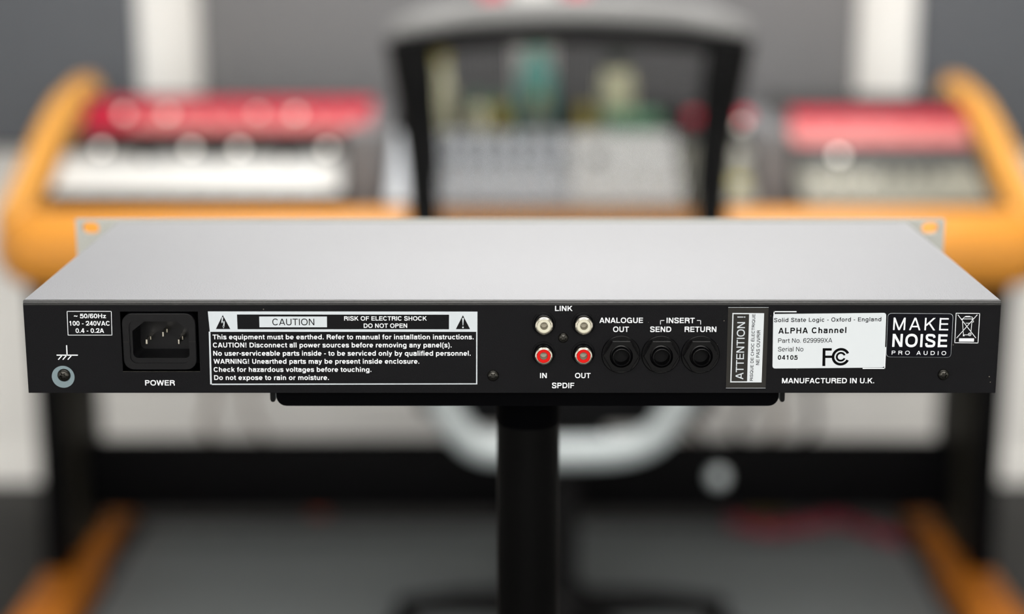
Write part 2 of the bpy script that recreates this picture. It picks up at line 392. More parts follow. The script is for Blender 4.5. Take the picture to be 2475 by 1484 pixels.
# ---- a monoline grotesque, drawn stroke by stroke; w is the stroke weight on a cap height of 700
def _arc(cx, cy, rx, ry, a0, a1, n=10, e=2.35):
    out = []
    for i in range(n+1):
        t = math.radians(a0+(a1-a0)*i/n); c, s_ = math.cos(t), math.sin(t)
        out.append((cx+rx*math.copysign(abs(c)**(2/e), c), cy+ry*math.copysign(abs(s_)**(2/e), s_)))
    return out
def _spl(pts, n=6):
    return [(p.x, p.y) for p in bez([Vector((a, b, 0)) for a, b in pts], n)]
def flip(g, W):
    f = lambda q_: [(W-p[0], 510-p[1]) for p in q_]
    return [f(q_) for q_ in g] if isinstance(g[0], list) else f(g)
def make_letter(ch, w):
    """(left bearing, width, right bearing, strokes) -- strokes are quads and thick paths"""
    h = w/2; S = []; T, X = 700-h, 520-h
    V = lambda x, a, b: S.append([(x-h, a), (x+h, a), (x+h, b), (x-h, b)])
    Hh = lambda a, b, y, k=1.0: S.append([(a, y-h*.88*k), (b, y-h*.88*k), (b, y+h*.88*k), (a, y+h*.88*k)])
    def D(x0, y0, x1, y1, k=1.0):
        q_ = h*k*math.hypot(x1-x0, y1-y0)/abs(y1-y0); S.append([(x0-q_, y0), (x0+q_, y0), (x1+q_, y1), (x1-q_, y1)])
    def P(pts, closed=False, k=1.0):
        Q = []
        P_ = [Vector(p) for p in pts]; n = len(P_); a_, b_ = [], []
        for i in range(n):
            u = P_[i]-P_[i-1] if (i or closed) else P_[1]-P_[0]
            v = P_[(i+1) % n]-P_[i] if (i < n-1 or closed) else P_[-1]-P_[-2]
            u = u.normalized() if u.length > 1e-6 else v.normalized(); v = v.normalized() if v.length > 1e-6 else u
            m_ = (u+v).normalized(); nn = Vector((-m_.y, m_.x)); kk = h*k/max(.5, nn.dot(Vector((-u.y, u.x))))
            a_.append(P_[i]+nn*kk); b_.append(P_[i]-nn*kk)
        for i in range(n if closed else n-1):
            j = (i+1) % n; Q.append([a_[i], a_[j], b_[j], b_[i]])
        S.append(Q)
    def O(x0, x1, y0, y1): P(_arc((x0+x1)/2, (y0+y1)/2, (x1-x0)/2-h, (y1-y0)/2-h, 0, 345, 23), True)
    sb, rb, W = 68, 68, 580; R = 45
    hd = h*1.12
    if ch in 'AÀ': sb = rb = 6; W = 670; D(hd, 0, W/2-h*.12, 700); D(W-hd, 0, W/2+h*.12, 700); Hh(W*.22, W*.78, 205)
    elif ch == 'B': W = 590; rb = R; V(h, 0, 700); P([(h, T), (W*.58, T)]+_arc(W*.58, 530, W*.36-h, T-530, 90, -90, 8)+[(h, 368)], k=.9); P([(W*.55, 368)]+_arc(W*.6, 198, W*.4-h, 170, 90, -90, 10)+[(h, h*.95)], k=.95)
    elif ch == 'C': W = 640; sb = R; rb = 35; P(_arc(W/2, 350, W/2-h, 362-h, 36, 324, 26))
    elif ch == 'D': W = 620; rb = R; V(h, 0, 700); P([(h, T), (W*.45, T)]+_arc(W*.45, 350, W*.55-h, T-350, 90, -90, 16)+[(h, h)])
    elif ch in 'EÉ':
        W = 530; rb = 40; V(h, 0, 700); Hh(h, W-8, T); Hh(h, W-28, 362); Hh(h, W, h)
        if ch == 'É': D(W*.42, 745, W*.60, 860)
    elif ch == 'F': W = 500; rb = 25; V(h, 0, 700); Hh(h, W, T); Hh(h, W-45, 350)
    elif ch == 'G': W = 650; sb = R; rb = 55; P(_arc(W/2, 350, W/2-h, 362-h, 34, 318, 26)); V(W-h, 0, 355); Hh(W*.54, W, 330)
    elif ch == 'H': V(h, 0, 700); V(W-h, 0, 700); Hh(h, W-h, 362)
    elif ch == 'I': W = w; V(h, 0, 700)
    elif ch == 'K': W = 630; rb = 5; V(h, 0, 700); D(h*1.5, 250, W-hd*1.6, 700); D(W-hd*1.15, 0, W*.40, 420)
    elif ch == 'L': W = 490; rb = 20; V(h, 0, 700); Hh(h, W, h)
    elif ch == 'M': W = 700; V(h, 0, 700); V(W-h, 0, 700); D(W/2, 0, h*1.05, 700); D(W/2, 0, W-h*1.05, 700)
    elif ch == 'N': V(h, 0, 700); V(W-h, 0, 700); D(W-h*1.1, 0, h*1.1, 700)
    elif ch in 'OQ':
        W = 700; sb = rb = R; P(_arc(W/2, 350, W/2-h, 362-h, 0, 350, 35), True)
        if ch == 'Q': D(W*.93, -25, W*.60, 200)
    elif ch == 'P': W = 560; rb = 35; V(h, 0, 700); P([(h, T), (W*.55, T)]+_arc(W*.55, 492, W*.45-h, T-492, 90, -90, 12)+[(h, 492-(T-492))])
    elif ch == 'R': W = 600; rb = 35; V(h, 0, 700); P([(h, T), (W*.58, T)]+_arc(W*.58, 510, W*.40-h, T-510, 90, -90, 12)+[(h, 510-(T-510))]); P(_spl([(W*.55, 325), (W*.78, 290), (W*.86, 180), (W*.88, 60), (W*.93, 0)]))
    elif ch == 'S': W = 580; sb = rb = 40; P(_spl([(W-h*1.05, 500), (W*.80, 640-h*.4), (W*.5, 712-h), (W*.2, 650-h*.3), (h*1.2, 525), (W*.24, 410), (W*.55, 345), (W*.84, 275), (W-h, 180), (W*.80, 62+h*.2), (W*.48, -12+h), (W*.18, 60+h*.2), (h, 215)]))
    elif ch == 'T': W = 570; sb = rb = 18; V(W/2, 0, 700); Hh(0, W, T)
    elif ch == 'U': P([(h, 700), (h, 250)]+_arc(W/2, 240, W/2-h, 252-h, 180, 360, 16)+[(W-h, 250), (W-h, 700)])
    elif ch == 'V': W = 640; sb = rb = 8; D(W/2-h*.1, 0, hd, 700); D(W/2+h*.1, 0, W-hd, 700)
    elif ch == 'W': W = 920; sb = rb = 8; D(W*.27, 0, hd, 700); D(W*.27, 0, W*.5, 700, .95); D(W*.73, 0, W*.5, 700, .95); D(W*.73, 0, W-hd, 700)
    elif ch == 'X': W = 640; sb = rb = 8; D(hd*1.1, 0, W-hd*1.25, 700); D(W-hd*1.1, 0, hd*1.25, 700)
    elif ch == '0': W = 500; sb = rb = 30; P(_arc(W/2, 350, W/2-h, 360-h, 0, 350, 35), True)
    elif ch == '1': W = 500; sb = rb = 30; V(W*.56, 0, 700); P(_spl([(W*.16, 535), (W*.38, 560), (W*.5, 700)]), k=.85)
    elif ch == '2': W = 500; sb = rb = 30; P(_spl([(h, 465), (W*.16, 612-h*.2), (W*.5, 710-h), (W*.84, 630-h*.2), (W-h*1.1, 490), (W*.78, 340), (W*.42, 190), (h*1.2, h)], 5)); Hh(0, W, h)
    elif ch == '4': W = 510; sb = rb = 25; V(W*.72, 0, 700); Hh(0, W, 200); D(h*1.0, 190, W*.66, 700, .9)
    elif ch == '5': W = 500; sb = rb = 30; Hh(W*.15, W*.93, T); D(h*1.2, 340, W*.17+h*.6, 700, .9); P([(h*1.2, 352)]+_spl([(h*1.5, 355), (W*.35, 440-h*.2), (W*.62, 465-h*.2), (W-h*1.3, 370), (W-h, 225), (W*.80, 62), (W*.45, -10+h), (W*.15, 55+h*.2), (h, 190)], 5))
    elif ch in '69':
        W = 500; sb = rb = 30; n0 = len(S); P(_arc(W/2, 225, W/2-h, 235-h, 0, 345, 23), True); P(_spl([(W-h*1.3, 545), (W*.78, 655-h*.3), (W*.53, 710-h), (W*.2, 600), (h, 370), (h, 225)], 6))
        if ch == '9': S[n0:] = [[[(W-p[0], 700-p[1]) for p in q_] for q_ in g] for g in S[n0:]]
    elif ch in 'nhu':
        W = 460; sb, rb = 62, 60; c = X-(W/2-h)*.95; n0 = len(S)
        V(h, 0, 720 if ch == 'h' else 510 if ch == 'n' else 510); P(_arc(W/2, c, W/2-h, X-c+6, 180, 0, 14)+[(W-h, 0)])
        if ch == 'u': S[n0:] = [flip(g, W) for g in S[n0:]]
    elif ch == 'm':
        W = 745; sb, rb = 62, 60; V(h, 0, 510); r = (W-w)/4
        for k in (0, 1): P(_arc(h+r*(1+2*k), X-r*.95, r, r*.95+6, 180, 0, 12)+[(h+r*(2+2*k), 0)])
    elif ch == 'r': W = 310; sb, rb = 62, 12; V(h, 0, 510); P(_arc(W, 330, W-h, X-330+4, 180, 90, 8))
    elif ch in 'oec':
        W = 530 if ch == 'o' else 510; sb = rb = 36
        if ch == 'o': O(0, W, -10, 530)
        elif ch == 'c': rb = 22; P(_arc(W/2, 260, W/2-h, 270-h, 35, 325, 22))
        else: P([(W-h, 245)]+_arc(W/2, 260, W/2-h, 270-h, 0, 318, 24)); Hh(h, W-h*.2, 250, .85)
    elif ch in 'bdpqg':
        W = 520; sb, rb = 60, 36; n0 = len(S); O(0, W, -10, 530)
        if ch == 'b': V(h, 0, 720)
        elif ch == 'p': V(h, -200, 510)
        else:
            sb, rb = 36, 60
            if ch == 'd': V(W-h, 0, 720)
            elif ch == 'q': V(W-h, -200, 510)
            else: P([(W-h, 510), (W-h, 0)]+_spl([(W-h, -20), (W*.82, -150+h*.5), (W*.5, -210+h), (W*.2, -165+h*.5), (h*1.1, -70)], 5))
    elif ch == 'a':
        W = 490; sb, rb = 36, 45; P(_spl([(h*1.2, 365), (W*.2, 465), (W*.48, X+6), (W*.78, 465), (W-h*1.25, 380)], 5)+[(W-h*1.25, 120), (W-h*.9, 0)])
        P(_spl([(W-h*1.25, 315), (W*.6, 300), (W*.22, 265), (h, 150), (W*.2, 25+h*.5), (W*.42, -8+h), (W*.72, 60), (W-h*1.25, 190)], 5), k=.93)
    elif ch == 's': W = 460; sb = rb = 30; P(_spl([(W-h*1.15, 375), (W*.78, 480-h*.3), (W*.48, 530-h), (W*.18, 480-h*.3), (h*1.1, 390), (W*.25, 305), (W*.55, 258), (W*.84, 210), (W-h, 135), (W*.80, 38+h*.3), (W*.48, -10+h), (W*.18, 40+h*.3), (h, 160)], 5), k=.95)
    elif ch == 't': W = 290; sb = rb = 15; P([(W*.46, 650), (W*.46, 130)]+_spl([(W*.46, 120), (W*.6, h*.95), (W, h*.8)], 4)); Hh(0, W, 520-h*.88)
    elif ch == 'f': W = 290; sb = rb = 12; P([(W*.46, 0), (W*.46, 560)]+_spl([(W*.46, 570), (W*.6, 722-h*1.1), (W, 722-h)], 4)); Hh(0, W-5, 520-h*.88)
    elif ch in 'il':
        W = w; sb = rb = 60; V(h, 0, 510 if ch == 'i' else 720)
        if ch == 'i': V(h, 720-w*.95, 720)
    elif ch == 'k': W = 490; sb, rb = 62, 5; V(h, 0, 720); D(h*1.4, 190, W-hd*1.6, 510); D(W-hd*1.2, 0, W*.42, 330)
    elif ch == 'v': W = 500; sb = rb = 8; D(W/2-h*.1, 0, hd, 510); D(W/2+h*.1, 0, W-hd, 510)
    elif ch == 'w': W = 760; sb = rb = 6; D(W*.27, 0, hd, 510); D(W*.27, 0, W*.5, 510, .95); D(W*.73, 0, W*.5, 510, .95); D(W*.73, 0, W-hd, 510)
    elif ch == 'x': W = 500; sb = rb = 8; D(hd*1.15, 0, W-hd*1.25, 510); D(W-hd*1.15, 0, hd*1.25, 510)
    elif ch == 'y': W = 500; sb = rb = 8; D(W/2-h*.1, 10, hd, 510); D(W*.37, -120, W-hd, 510); P(_spl([(W*.10, -200+h), (W*.27, -190+h), (W*.40, -95)], 4))
    elif ch == 'z': W = 440; sb = rb = 28; Hh(0, W, X); Hh(0, W, h); D(h*1.3, h, W-h*1.3, X)
    elif ch == '.': W = w*1.05; sb = rb = 62; V(W/2, 0, w)
    elif ch == '!': W = w*1.05; sb = rb = 80; V(W/2, 0, w*.95); S.append([(W/2-h*.75, w*1.5), (W/2+h*.75, w*1.5), (W/2+h, 700), (W/2-h, 700)])
    elif ch == '-': W = 250; sb = rb = 40; Hh(0, W, 275)
    elif ch == '/': W = 280; sb = rb = 0; D(h*.7, -15, W-h*.7, 715, .7)
    elif ch == '~': W = 520; sb = rb = 30; P(_spl([(h*.6, 265), (W*.16, 360), (W*.34, 375), (W*.62, 300), (W*.82, 310), (W-h*.6, 405)], 5), k=.9)
    elif ch == '(': W = 250; sb, rb = 50, 25; P(_spl([(W-h*.7, -205), (W*.40, -10), (h, 255), (W*.40, 530), (W-h*.7, 720)], 6), k=.85)
    elif ch == ')': W = 250; sb, rb = 25, 50; P(_spl([(h*.7, -205), (W*.60, -10), (W-h, 255), (W*.60, 530), (h*.7, 720)], 6), k=.85)
    elif ch == ' ': W = 160; sb = rb = 60
    else: raise ValueError('no letter ' + ch)
    return sb, W, rb, S
_gl = {}
def glyphs(s, w, space, unit=None):
    """vertices and quads of a line of lettering on a cap height of 700; the tracking is space (in the same units)"""
    V, Fc, x = [], [], 0.0
    for ch in s:
        if (ch, w) not in _gl: _gl[(ch, w)] = make_letter(ch, w)
        sb, W, rb, S = _gl[(ch, w)]
        for lv, g in enumerate(S):
            for q_ in (g if isinstance(g[0], list) else [g]):
                o_ = len(V); V += [Vector((p[0]+x+sb, p[1], lv)) for p in q_]; Fc.append([o_+k for k in range(len(q_))])
        x += sb+W+rb+space
    return V, Fc
def text(bm, s, p0, p1, top, w=130, space=0, dy=-0.0001):
    """lettering whose ink runs from p0 to p1 on the baseline; 'top' is a photo point at cap height over p0"""
    V, Fc = glyphs(s, w, space)
    x0, x1 = min(v.x for v in V), max(v.x for v in V)
    A, Bq, T = face(*p0, dy), face(*p1, dy), face(*top, dy)
    d = (Bq-A); L = d.length; d.normalize(); up = Vector((-d.z, 0, d.x)); hgt = abs((T-A).dot(up))
    if (T-A).dot(up) < 0: up = -up
    vs = [bm.verts.new(A + d*((v.x-x0)/(x1-x0)*L) + up*(v.y/700*hgt) - Vector((0, 2.5e-6*v.z, 0))) for v in V]
    for f in Fc:
        try: bm.faces.new([vs[k] for k in f])
        except ValueError: pass
def txt(bm, s, x0, x1, yt, yb, w=130, space=0, tilt=0.0, **k):
    text(bm, s, (x0, yb), (x1, yb+tilt), (x0, yt), w, space, **k)
BD = 132
# mains rating
bm = B()
pline(bm, [(162, 752.5), (269, 752.5), (270.5, 810), (164.5, 810)], 1.5, closed=True)
txt(bm, '~ 50/60Hz', 178.5, 256.3, 758.4, 769.1, BD)
txt(bm, '100 - 240VAC', 168, 265.4, 776, 787, BD)
txt(bm, '0.4 - 0.2A', 183, 251.7, 793.6, 804.5, BD)
flat('rating_print', bm, M['ink'], dev)
# ground mark
bm = B()
pline(bm, [(161, 835.5), (162, 857)], 2.8); pline(bm, [(138, 858.4), (187, 858.4)], 2.9)
for a, b in (((149.5, 859.5), (141.5, 868.5)), ((160.5, 859.5), (152.5, 868.5)), ((172.5, 859.5), (164.5, 868.5))): pline(bm, [a, b], 2.6)
flat('earth_symbol', bm, M['ink'], dev)
bm = B(); disc(bm, 152.7, 910.7, 27.7, n=64); flat('earth_washer_ring', bm, M['bare'], dev, label='pale bare-metal ring around the earth screw')
bm = B(); txt(bm, 'POWER', 351, 423, 918.8, 931.7, BD); flat('power_lettering', bm, M['ink'], dev)
# caution block
blk = B()
mkpoly(blk, [(502.2, 752.6), (1154, 753.1), (1153.9, 802), (507.2, 802)])
mkpoly(blk, [(502.2+2.2, 801.5), (508.6, 801.5), (512, 930.4), (508, 930.4)])
mkpoly(blk, [(1150.9, 801.5), (1153.9, 801.5), (1153.6, 928.9), (1150.7, 928.9)])
mkpoly(blk, [(508, 927.3), (1153.6, 926.4), (1153.6, 929), (508, 930.4)])
cb = flat('caution_print', blk, M['ink_grey'], dev, label='white printed warning block')
bm = B()
mkpoly(bm, [(572.7, 760.1), (1085.3, 760.6), (1085.1, 795.9), (574.2, 795.7)], -0.00009)
flat('caution_black_field', bm, M['panel_black'], cb); bm = B()
mkpoly(bm, [(538.3, 761.4), (556.7, 795.3), (521.6, 795.3)], -0.00009)
flat('warning_triangle', bm, M['panel_black'], cb); bm = B()
mkpoly(bm, [(1118.8, 762), (1136.3, 795.6), (1101.7, 795.6)], -0.00009)
flat('warning_triangle', bm, M['panel_black'], cb)
bm = B(); mkpoly(bm, [(626.4, 765), (790.2, 765), (790.4, 791), (627.1, 791)], -0.00012); flat('caution_white_field', bm, M['ink_grey'], cb)
bm = B()
# bolt
pline(bm, [(537.8, 768), (536.2, 779.5)], 3.0, -0.00012); pline(bm, [(536.2, 779.5), (542, 777)], 2.2, -0.00012)
pline(bm, [(542, 777), (540.5, 790)], 3.0, -0.00012); mkpoly(bm, [(537.6, 787.5), (543.4, 788), (540, 793.8)], -0.00012)
flat('lightning_bolt_print', bm, M['ink_grey'], cb); bm = B()
mkpoly(bm, [(1117, 768.5), (1121.3, 768.5), (1119.6, 786.5), (1118.3, 786.5)], -0.00012); disc(bm, 1119, 791.3, 2.1, -0.00012, n=16)
flat('exclamation_mark_print', bm, M['ink_grey'], cb)
bm = B(); txt(bm, 'CAUTION', 658.5, 760, 770.3, 786, 96, 20, dy=-0.00015); flat('caution_heading', bm, M['ink_black'], cb)
bm = B()
txt(bm, 'RISK OF ELECTRIC SHOCK', 831.8, 1031.6, 764.4, 774.8, BD, dy=-0.00013)
flat('warning_text', bm, M['ink'], cb); bm = B()
txt(bm, 'DO NOT OPEN', 879.1, 984.3, 781.9, 792.4, BD, dy=-0.00013)
flat('warning_text', bm, M['ink'], cb)
for s, x0, x1, yt, yb in (
    ('This equipment must be earthed. Refer to manual for installation instructions.', 514.2, 1144.8, 808.6, 820.1),
    ('CAUTION! Disconnect all power sources before removing any panel(s).', 514.9, 1091.5, 828.1, 839.7),
    ('No user-serviceable parts inside - to be serviced only by qualified personnel.', 515.5, 1137.6, 848.1, 859.7),
    ('WARNING! Unearthed parts may be present inside enclosure.', 516.4, 1013.4, 867.6, 879),
    ('Check for hazardous voltages before touching.', 516.7, 897.7, 887.4, 898.7),
    ('Do not expose to rain or moisture.', 517.7, 795, 906.8, 918.3)):
    bm = B(); txt(bm, s, x0, x1, yt, yb, 136, 8, dy=-0.00013); flat('warning_text', bm, M['ink'], cb)
# connector legends
bm = B()
for s, x0, x1, yt, yb in (
    ('LINK', 1341.5, 1383.7, 739.2, 751.7), ('IN', 1305.2, 1321.7, 901.4, 913.9), ('OUT', 1389.8, 1427.4, 901.4, 913.9),
    ('SPDIF', 1334, 1388, 925, 938.2), ('ANALOGUE', 1448.6, 1554, 767.7, 780.6), ('OUT', 1481.7, 1520, 789.3, 802.4),
    ('INSERT', 1611, 1678.9, 768, 781), ('SEND', 1571.2, 1622.3, 789.3, 802.4), ('RETURN', 1654.6, 1731.4, 789.3, 802.4),
    ('MANUFACTURED IN U.K.', 1889.9, 2112.8, 913.7, 926.3)):
    bm = B(); txt(bm, s, x0, x1, yt, yb, BD); flat('connector_lettering', bm, M['ink'], dev)
bm = B()
pline(bm, [(1596.3, 783.6), (1596.3, 774.5), (1605, 774.5)], 1.5); flat('bracket_print', bm, M['ink'], dev); bm = B(); pline(bm, [(1685, 774.5), (1693.5, 774.5), (1693.5, 783.6)], 1.5)
flat('bracket_print', bm, M['ink'], dev)
# printed corner brackets behind the serial label
bm = B()
pline(bm, [(1870.6, 772), (1871, 753.4), (1924, 753.4)], 2.6); flat('corner_print', bm, M['ink'], dev); bm = B(); pline(bm, [(2140.6, 840), (2138.2, 890.6), (2086, 890.6)], 2.4)
flat('corner_print', bm, M['ink'], dev)
# crossed-out bin mark
bm = B()
pline(bm, [(2311, 757), (2368, 757.6), (2363.8, 829), (2307.6, 828.4)], 1.6, closed=True)
pline(bm, [(2315.4, 761.2), (2358.3, 816.6)], 1.6); pline(bm, [(2361.8, 761.2), (2312.4, 816.6)], 1.6)
mkpoly(bm, [(2318.4, 817.8), (2354.4, 817.8), (2353.8, 825.8), (2317.8, 825.6)])
pline(bm, [(2326, 771), (2328.6, 811)], 1.4); pline(bm, [(2349.8, 771), (2346.6, 803)], 1.4); pline(bm, [(2329, 809.4), (2339.6, 809.4)], 1.4)
pline(bm, [(2324.6, 770.8), (2351.6, 770.8)], 1.4); pline(bm, [(2328, 769.5), (2331.5, 766), (2349, 766), (2353, 771)], 1.3)
pline(bm, [(2334, 764.8), (2344, 764.8)], 2.0); pline(bm, [(2349.4, 775), (2353, 775), (2353, 778.6), (2349.4, 778.6)], 1.2)
pline(bm, [(2334.8, 781), (2343.5, 781)], 1.3); disc(bm, 2343.8, 808.1, 4.1, -0.00008, 2.7, n=24); disc(bm, 2343.8, 808.1, 1.3, -0.00008, n=12)
mkpoly(bm, [(2327.4, 809.5), (2331, 809.5), (2331, 812.6), (2327.4, 812.6)])
flat('crossed_out_bin_print', bm, M['ink'], dev)
# ---- stickers
def rpoly(bm, tl, tr, br, bl, r, dy):
    cs = [Vector(p) for p in (tl, tr, br, bl)]; pts = []
    for i in range(4):
        p, a, b = cs[i], cs[i-1], cs[(i+1) % 4]
        u = (a-p).normalized()*r; v = (b-p).normalized()*r
        for k in range(6):
            t = k/5; q = (p+u)*(1-t)**2 + p*2*t*(1-t) + (p+v)*t*t; pts.append((q.x, q.y))
    mkpoly(bm, pts, dy)
bm = B(); mkpoly(bm, [(1759.9, 742.6), (1857.9, 742.6), (1850.6, 938.2), (1754.6, 938.2)], -0.0002)
st = flat('french_warning_sticker', bm, M['sticker_grey'], dev, thick=0.00018, label='charcoal sticker with a sideways warning')
bm = B(); mkpoly(bm, [(1770.3, 756.4), (1847, 757), (1840.7, 924.3), (1764.9, 924.3)], -0.00023)
flat('sticker_field', bm, M['sticker_white'], st)
bm = B(); mkpoly(bm, [(1773, 759.2), (1810.7, 759.4), (1805.7, 921.6), (1767.8, 921.6)], -0.00025)
flat('sticker_dark_field', bm, M['sticker_grey'], st)
bm = B(); text(bm, 'ATTENTION !', (1796.4, 917), (1801.4, 765), (1777.6, 917), 104, 0, -0.00028); flat('sticker_heading', bm, M['ink_grey'], st)
bm = B(); text(bm, 'RISQUE DE CHOC ÉLECTRIQUE', (1819.5, 920.4), (1825.6, 759), (1812.3, 920.4), 112, 0, -0.00028)
text(bm, 'NE PAS OUVRIR', (1835.0, 882), (1837.9, 798.3), (1827, 882), 112, 0, -0.00028); flat('sticker_small_print', bm, M['ink_black'], st)
bm = B(); pline(bm, [(1760.5, 742.9), (1857.5, 742.9)], 0.9, -0.00022); flat('sticker_edge', bm, M['ink_grey'], st); bm = B(); pline(bm, [(1755, 938), (1850, 938)], 0.9, -0.00022)
flat('sticker_edge', bm, M['ink_grey'], st)
bm = B(); rpoly(bm, (1868.9, 759), (2142.2, 756.2), (2137.5, 888.4), (1867.0, 890.7), 7, -0.0002)
st = flat('serial_sticker', bm, M['sticker_white'], dev, thick=0.00014, label='white serial number sticker')
bm = B(); DK = -0.00024
txt(bm, 'Solid State Logic - Oxford - England', 1870.8, 2129.9, 768.8, 778.6, 122, 50, -2.2, dy=DK)
txt(bm, 'ALPHA Channel', 1881.1, 2045.4, 792.4, 806.4, 142, 60, -1.7, dy=DK)
txt(bm, 'Part No. 629999XA', 1880.6, 2011.5, 818, 828.6, 92, 10, -0.9, dy=DK)
txt(bm, 'Serial No', 1880.3, 1941.6, 838.7, 849.4, 92, 10, -0.3, dy=DK)
txt(bm, '04105', 1879.8, 1927.5, 858.5, 869.4, 145, 70, 0, dy=DK)
flat('serial_text', bm, M['ink_black'], st)
bm = B()
def c5(x, y): return (1740+x/5.937, 720+y/5.937)
mkpoly(bm, [c5(1475, 722), c5(1515, 722), c5(1512, 978), c5(1470, 978)], DK); mkpoly(bm, [c5(1514, 722), c5(1606, 722), c5(1604, 757), c5(1514, 757)], DK)
mkpoly(bm, [c5(1512, 828), c5(1625, 828), c5(1622, 862), c5(1512, 862)], DK)
cx_, cy_ = c5(1735, 845)
disc(bm, cx_, cy_, 131/5.937, DK, 93/5.937, 26, 334, 48); disc(bm, cx_, cy_, 72/5.937, DK, 44/5.937, 22, 338, 40)
flat('conformity_mark', bm, M['ink_black'], st)
bm = B(); rpoly(bm, (2145.8, 756.8), (2304.2, 758), (2298.2, 864.3), (2141.6, 862.8), 10, -0.00012)
st = flat('shop_sticker', bm, M['ink_grey'], dev, label='glossy black shop sticker with a pale rim')
bm = B(); rpoly(bm, (2146.6, 757.8), (2303.3, 758.9), (2297.7, 864), (2142.4, 862.4), 9.6, -0.0003)
flat('sticker_face', bm, M['sticker_black'], st, thick=0.0002)
bm = B()
txt(bm, 'MAKE', 2158.2, 2291.7, 767.5, 797.6, 92, 150, 1.2, dy=-0.00034)
txt(bm, 'NOISE', 2155.9, 2288.8, 806.9, 838.3, 132, 40, 1.0, dy=-0.00034)
txt(bm, 'PRO AUDIO', 2155, 2286.5, 847.6, 857.0, 108, 340, 1.2, dy=-0.00034)
flat('sticker_lettering', bm, M['ink'], st)

# ---- connectors
RX = Matrix(((1, 0, 0, 0), (0, 0, -1, 0), (0, 1, 0, 0), (0, 0, 0, 1)))    # local +z points out of the rear panel
def place(p): return Matrix.Translation(p) @ RX
mm = 0.001
# phono sockets
def phono(px, py, col, what):
    fr = atY(px, py, YR-0.0062); P = Vector((fr.x, YR, fr.z)); T = place(P)
    s = link('phono_socket', lathe(B(), [(5.3*mm, 0), (5.3*mm, .35*mm), (5.0*mm, .6*mm), (4.9*mm, .35*mm), (4.75*mm, .35*mm), (4.7*mm, .9*mm), (4.45*mm, 1.1*mm), (4.3*mm, .8*mm), (4.1*mm, 1.6*mm), (3.9*mm, 1.8*mm), (3.6*mm, 1.8*mm)], T, 48), M['plastic'], dev, label='phono socket with %s insulator' % what)
    link('shell', lathe(B(), [(3.9*mm, 1*mm), (3.95*mm, 4.6*mm), (4.1*mm, 4.8*mm), (4.1*mm, 5.6*mm), (3.75*mm, 6.1*mm), (3.35*mm, 6.25*mm), (3.1*mm, 6.05*mm), (3.05*mm, 5.2*mm)], T, 48), M['nickel'], s)
    link('insulator', lathe(B(), [(3.1*mm, 5.0*mm), (3.08*mm, 5.75*mm), (2.9*mm, 5.9*mm), (1.85*mm, 5.9*mm), (1.7*mm, 5.7*mm), (1.68*mm, 4.6*mm)], T, 48), col, s)
    link('contact', lathe(B(), [(1.7*mm, 5.6*mm), (1.6*mm, 1.2*mm), (0, 1.0*mm)], T, 32), M['contact'], s)
phono(1315.0, 788.9, M['cream'], 'cream'); phono(1411.6, 789.1, M['cream'], 'cream')
phono(1314.2, 861.4, M['red_ins'], 'red'); phono(1410.6, 861.4, M['red_ins'], 'red')
# quarter-inch jack sockets
def jack(px, py):
    fr = atY(px, py, YR-0.0062); P = Vector((fr.x, YR, fr.z)); T = place(P)
    s = link('jack_socket', lathe(B(), [(8.7*mm, 0), (8.7*mm, .5*mm), (8.4*mm, .9*mm), (7.0*mm, .85*mm), (5*mm, .6*mm)], T, 64), M['nutplastic'], dev)
    bm = B(); r = 8.05*mm; hexa = [(r*math.cos(pi/3*i), r*math.sin(pi/3*i)) for i in range(6)]
    rb = 8.2*mm
    lo_ = [bm.verts.new((x, y, .85*mm)) for x, y in hexa]; hi_ = [bm.verts.new((x, y, 3.6*mm)) for x, y in hexa]
    tp = [bm.verts.new((x*.965, y*.965, 3.9*mm)) for x, y in hexa]
    n = 48; ri = 5.2*mm
    # front face of the nut with a round bore
    ring = [bm.verts.new((ri*math.cos(2*pi*i/n), ri*math.sin(2*pi*i/n), 3.9*mm)) for i in range(n)]
    rin = [bm.verts.new((ri*.93*math.cos(2*pi*i/n), ri*.93*math.sin(2*pi*i/n), 2.2*mm)) for i in range(n)]
    for i in range(6):
        j = (i+1) % 6
        bm.faces.new((lo_[i], lo_[j], hi_[j], hi_[i])); bm.faces.new((hi_[i], hi_[j], tp[j], tp[i]))
        seg = [ring[(i*8+k) % n] for k in range(9)]
        for k in range(4): bm.faces.new((tp[i], seg[k+1], seg[k]))
        bm.faces.new((tp[i], tp[j], seg[4]))
        for k in range(4, 8): bm.faces.new((tp[j], seg[k+1], seg[k]))
    for i in range(n): bm.faces.new((ring[i], ring[(i+1) % n], rin[(i+1) % n], rin[i]))
    bm.transform(T); link('nut', bm, M['nutplastic'], s, smooth=20)
    link('bushing', lathe(B(), [(4.85*mm, 1*mm), (4.85*mm, 1.9*mm), (4.15*mm, 2.1*mm), (4.15*mm, 5.6*mm), (4.0*mm, 6.1*mm), (3.75*mm, 6.2*mm), (3.55*mm, 6.05*mm), (3.5*mm, 1.4*mm)], T, 48), M['nutplastic'], s)
    link('bore', lathe(B(), [(3.52*mm, 5.2*mm), (3.5*mm, .3*mm), (0, .3*mm)], T, 32), M['plastic_dark'], s)
jack(1502.5, 864.6); jack(1599.8, 864.8); jack(1696.0, 864.8)
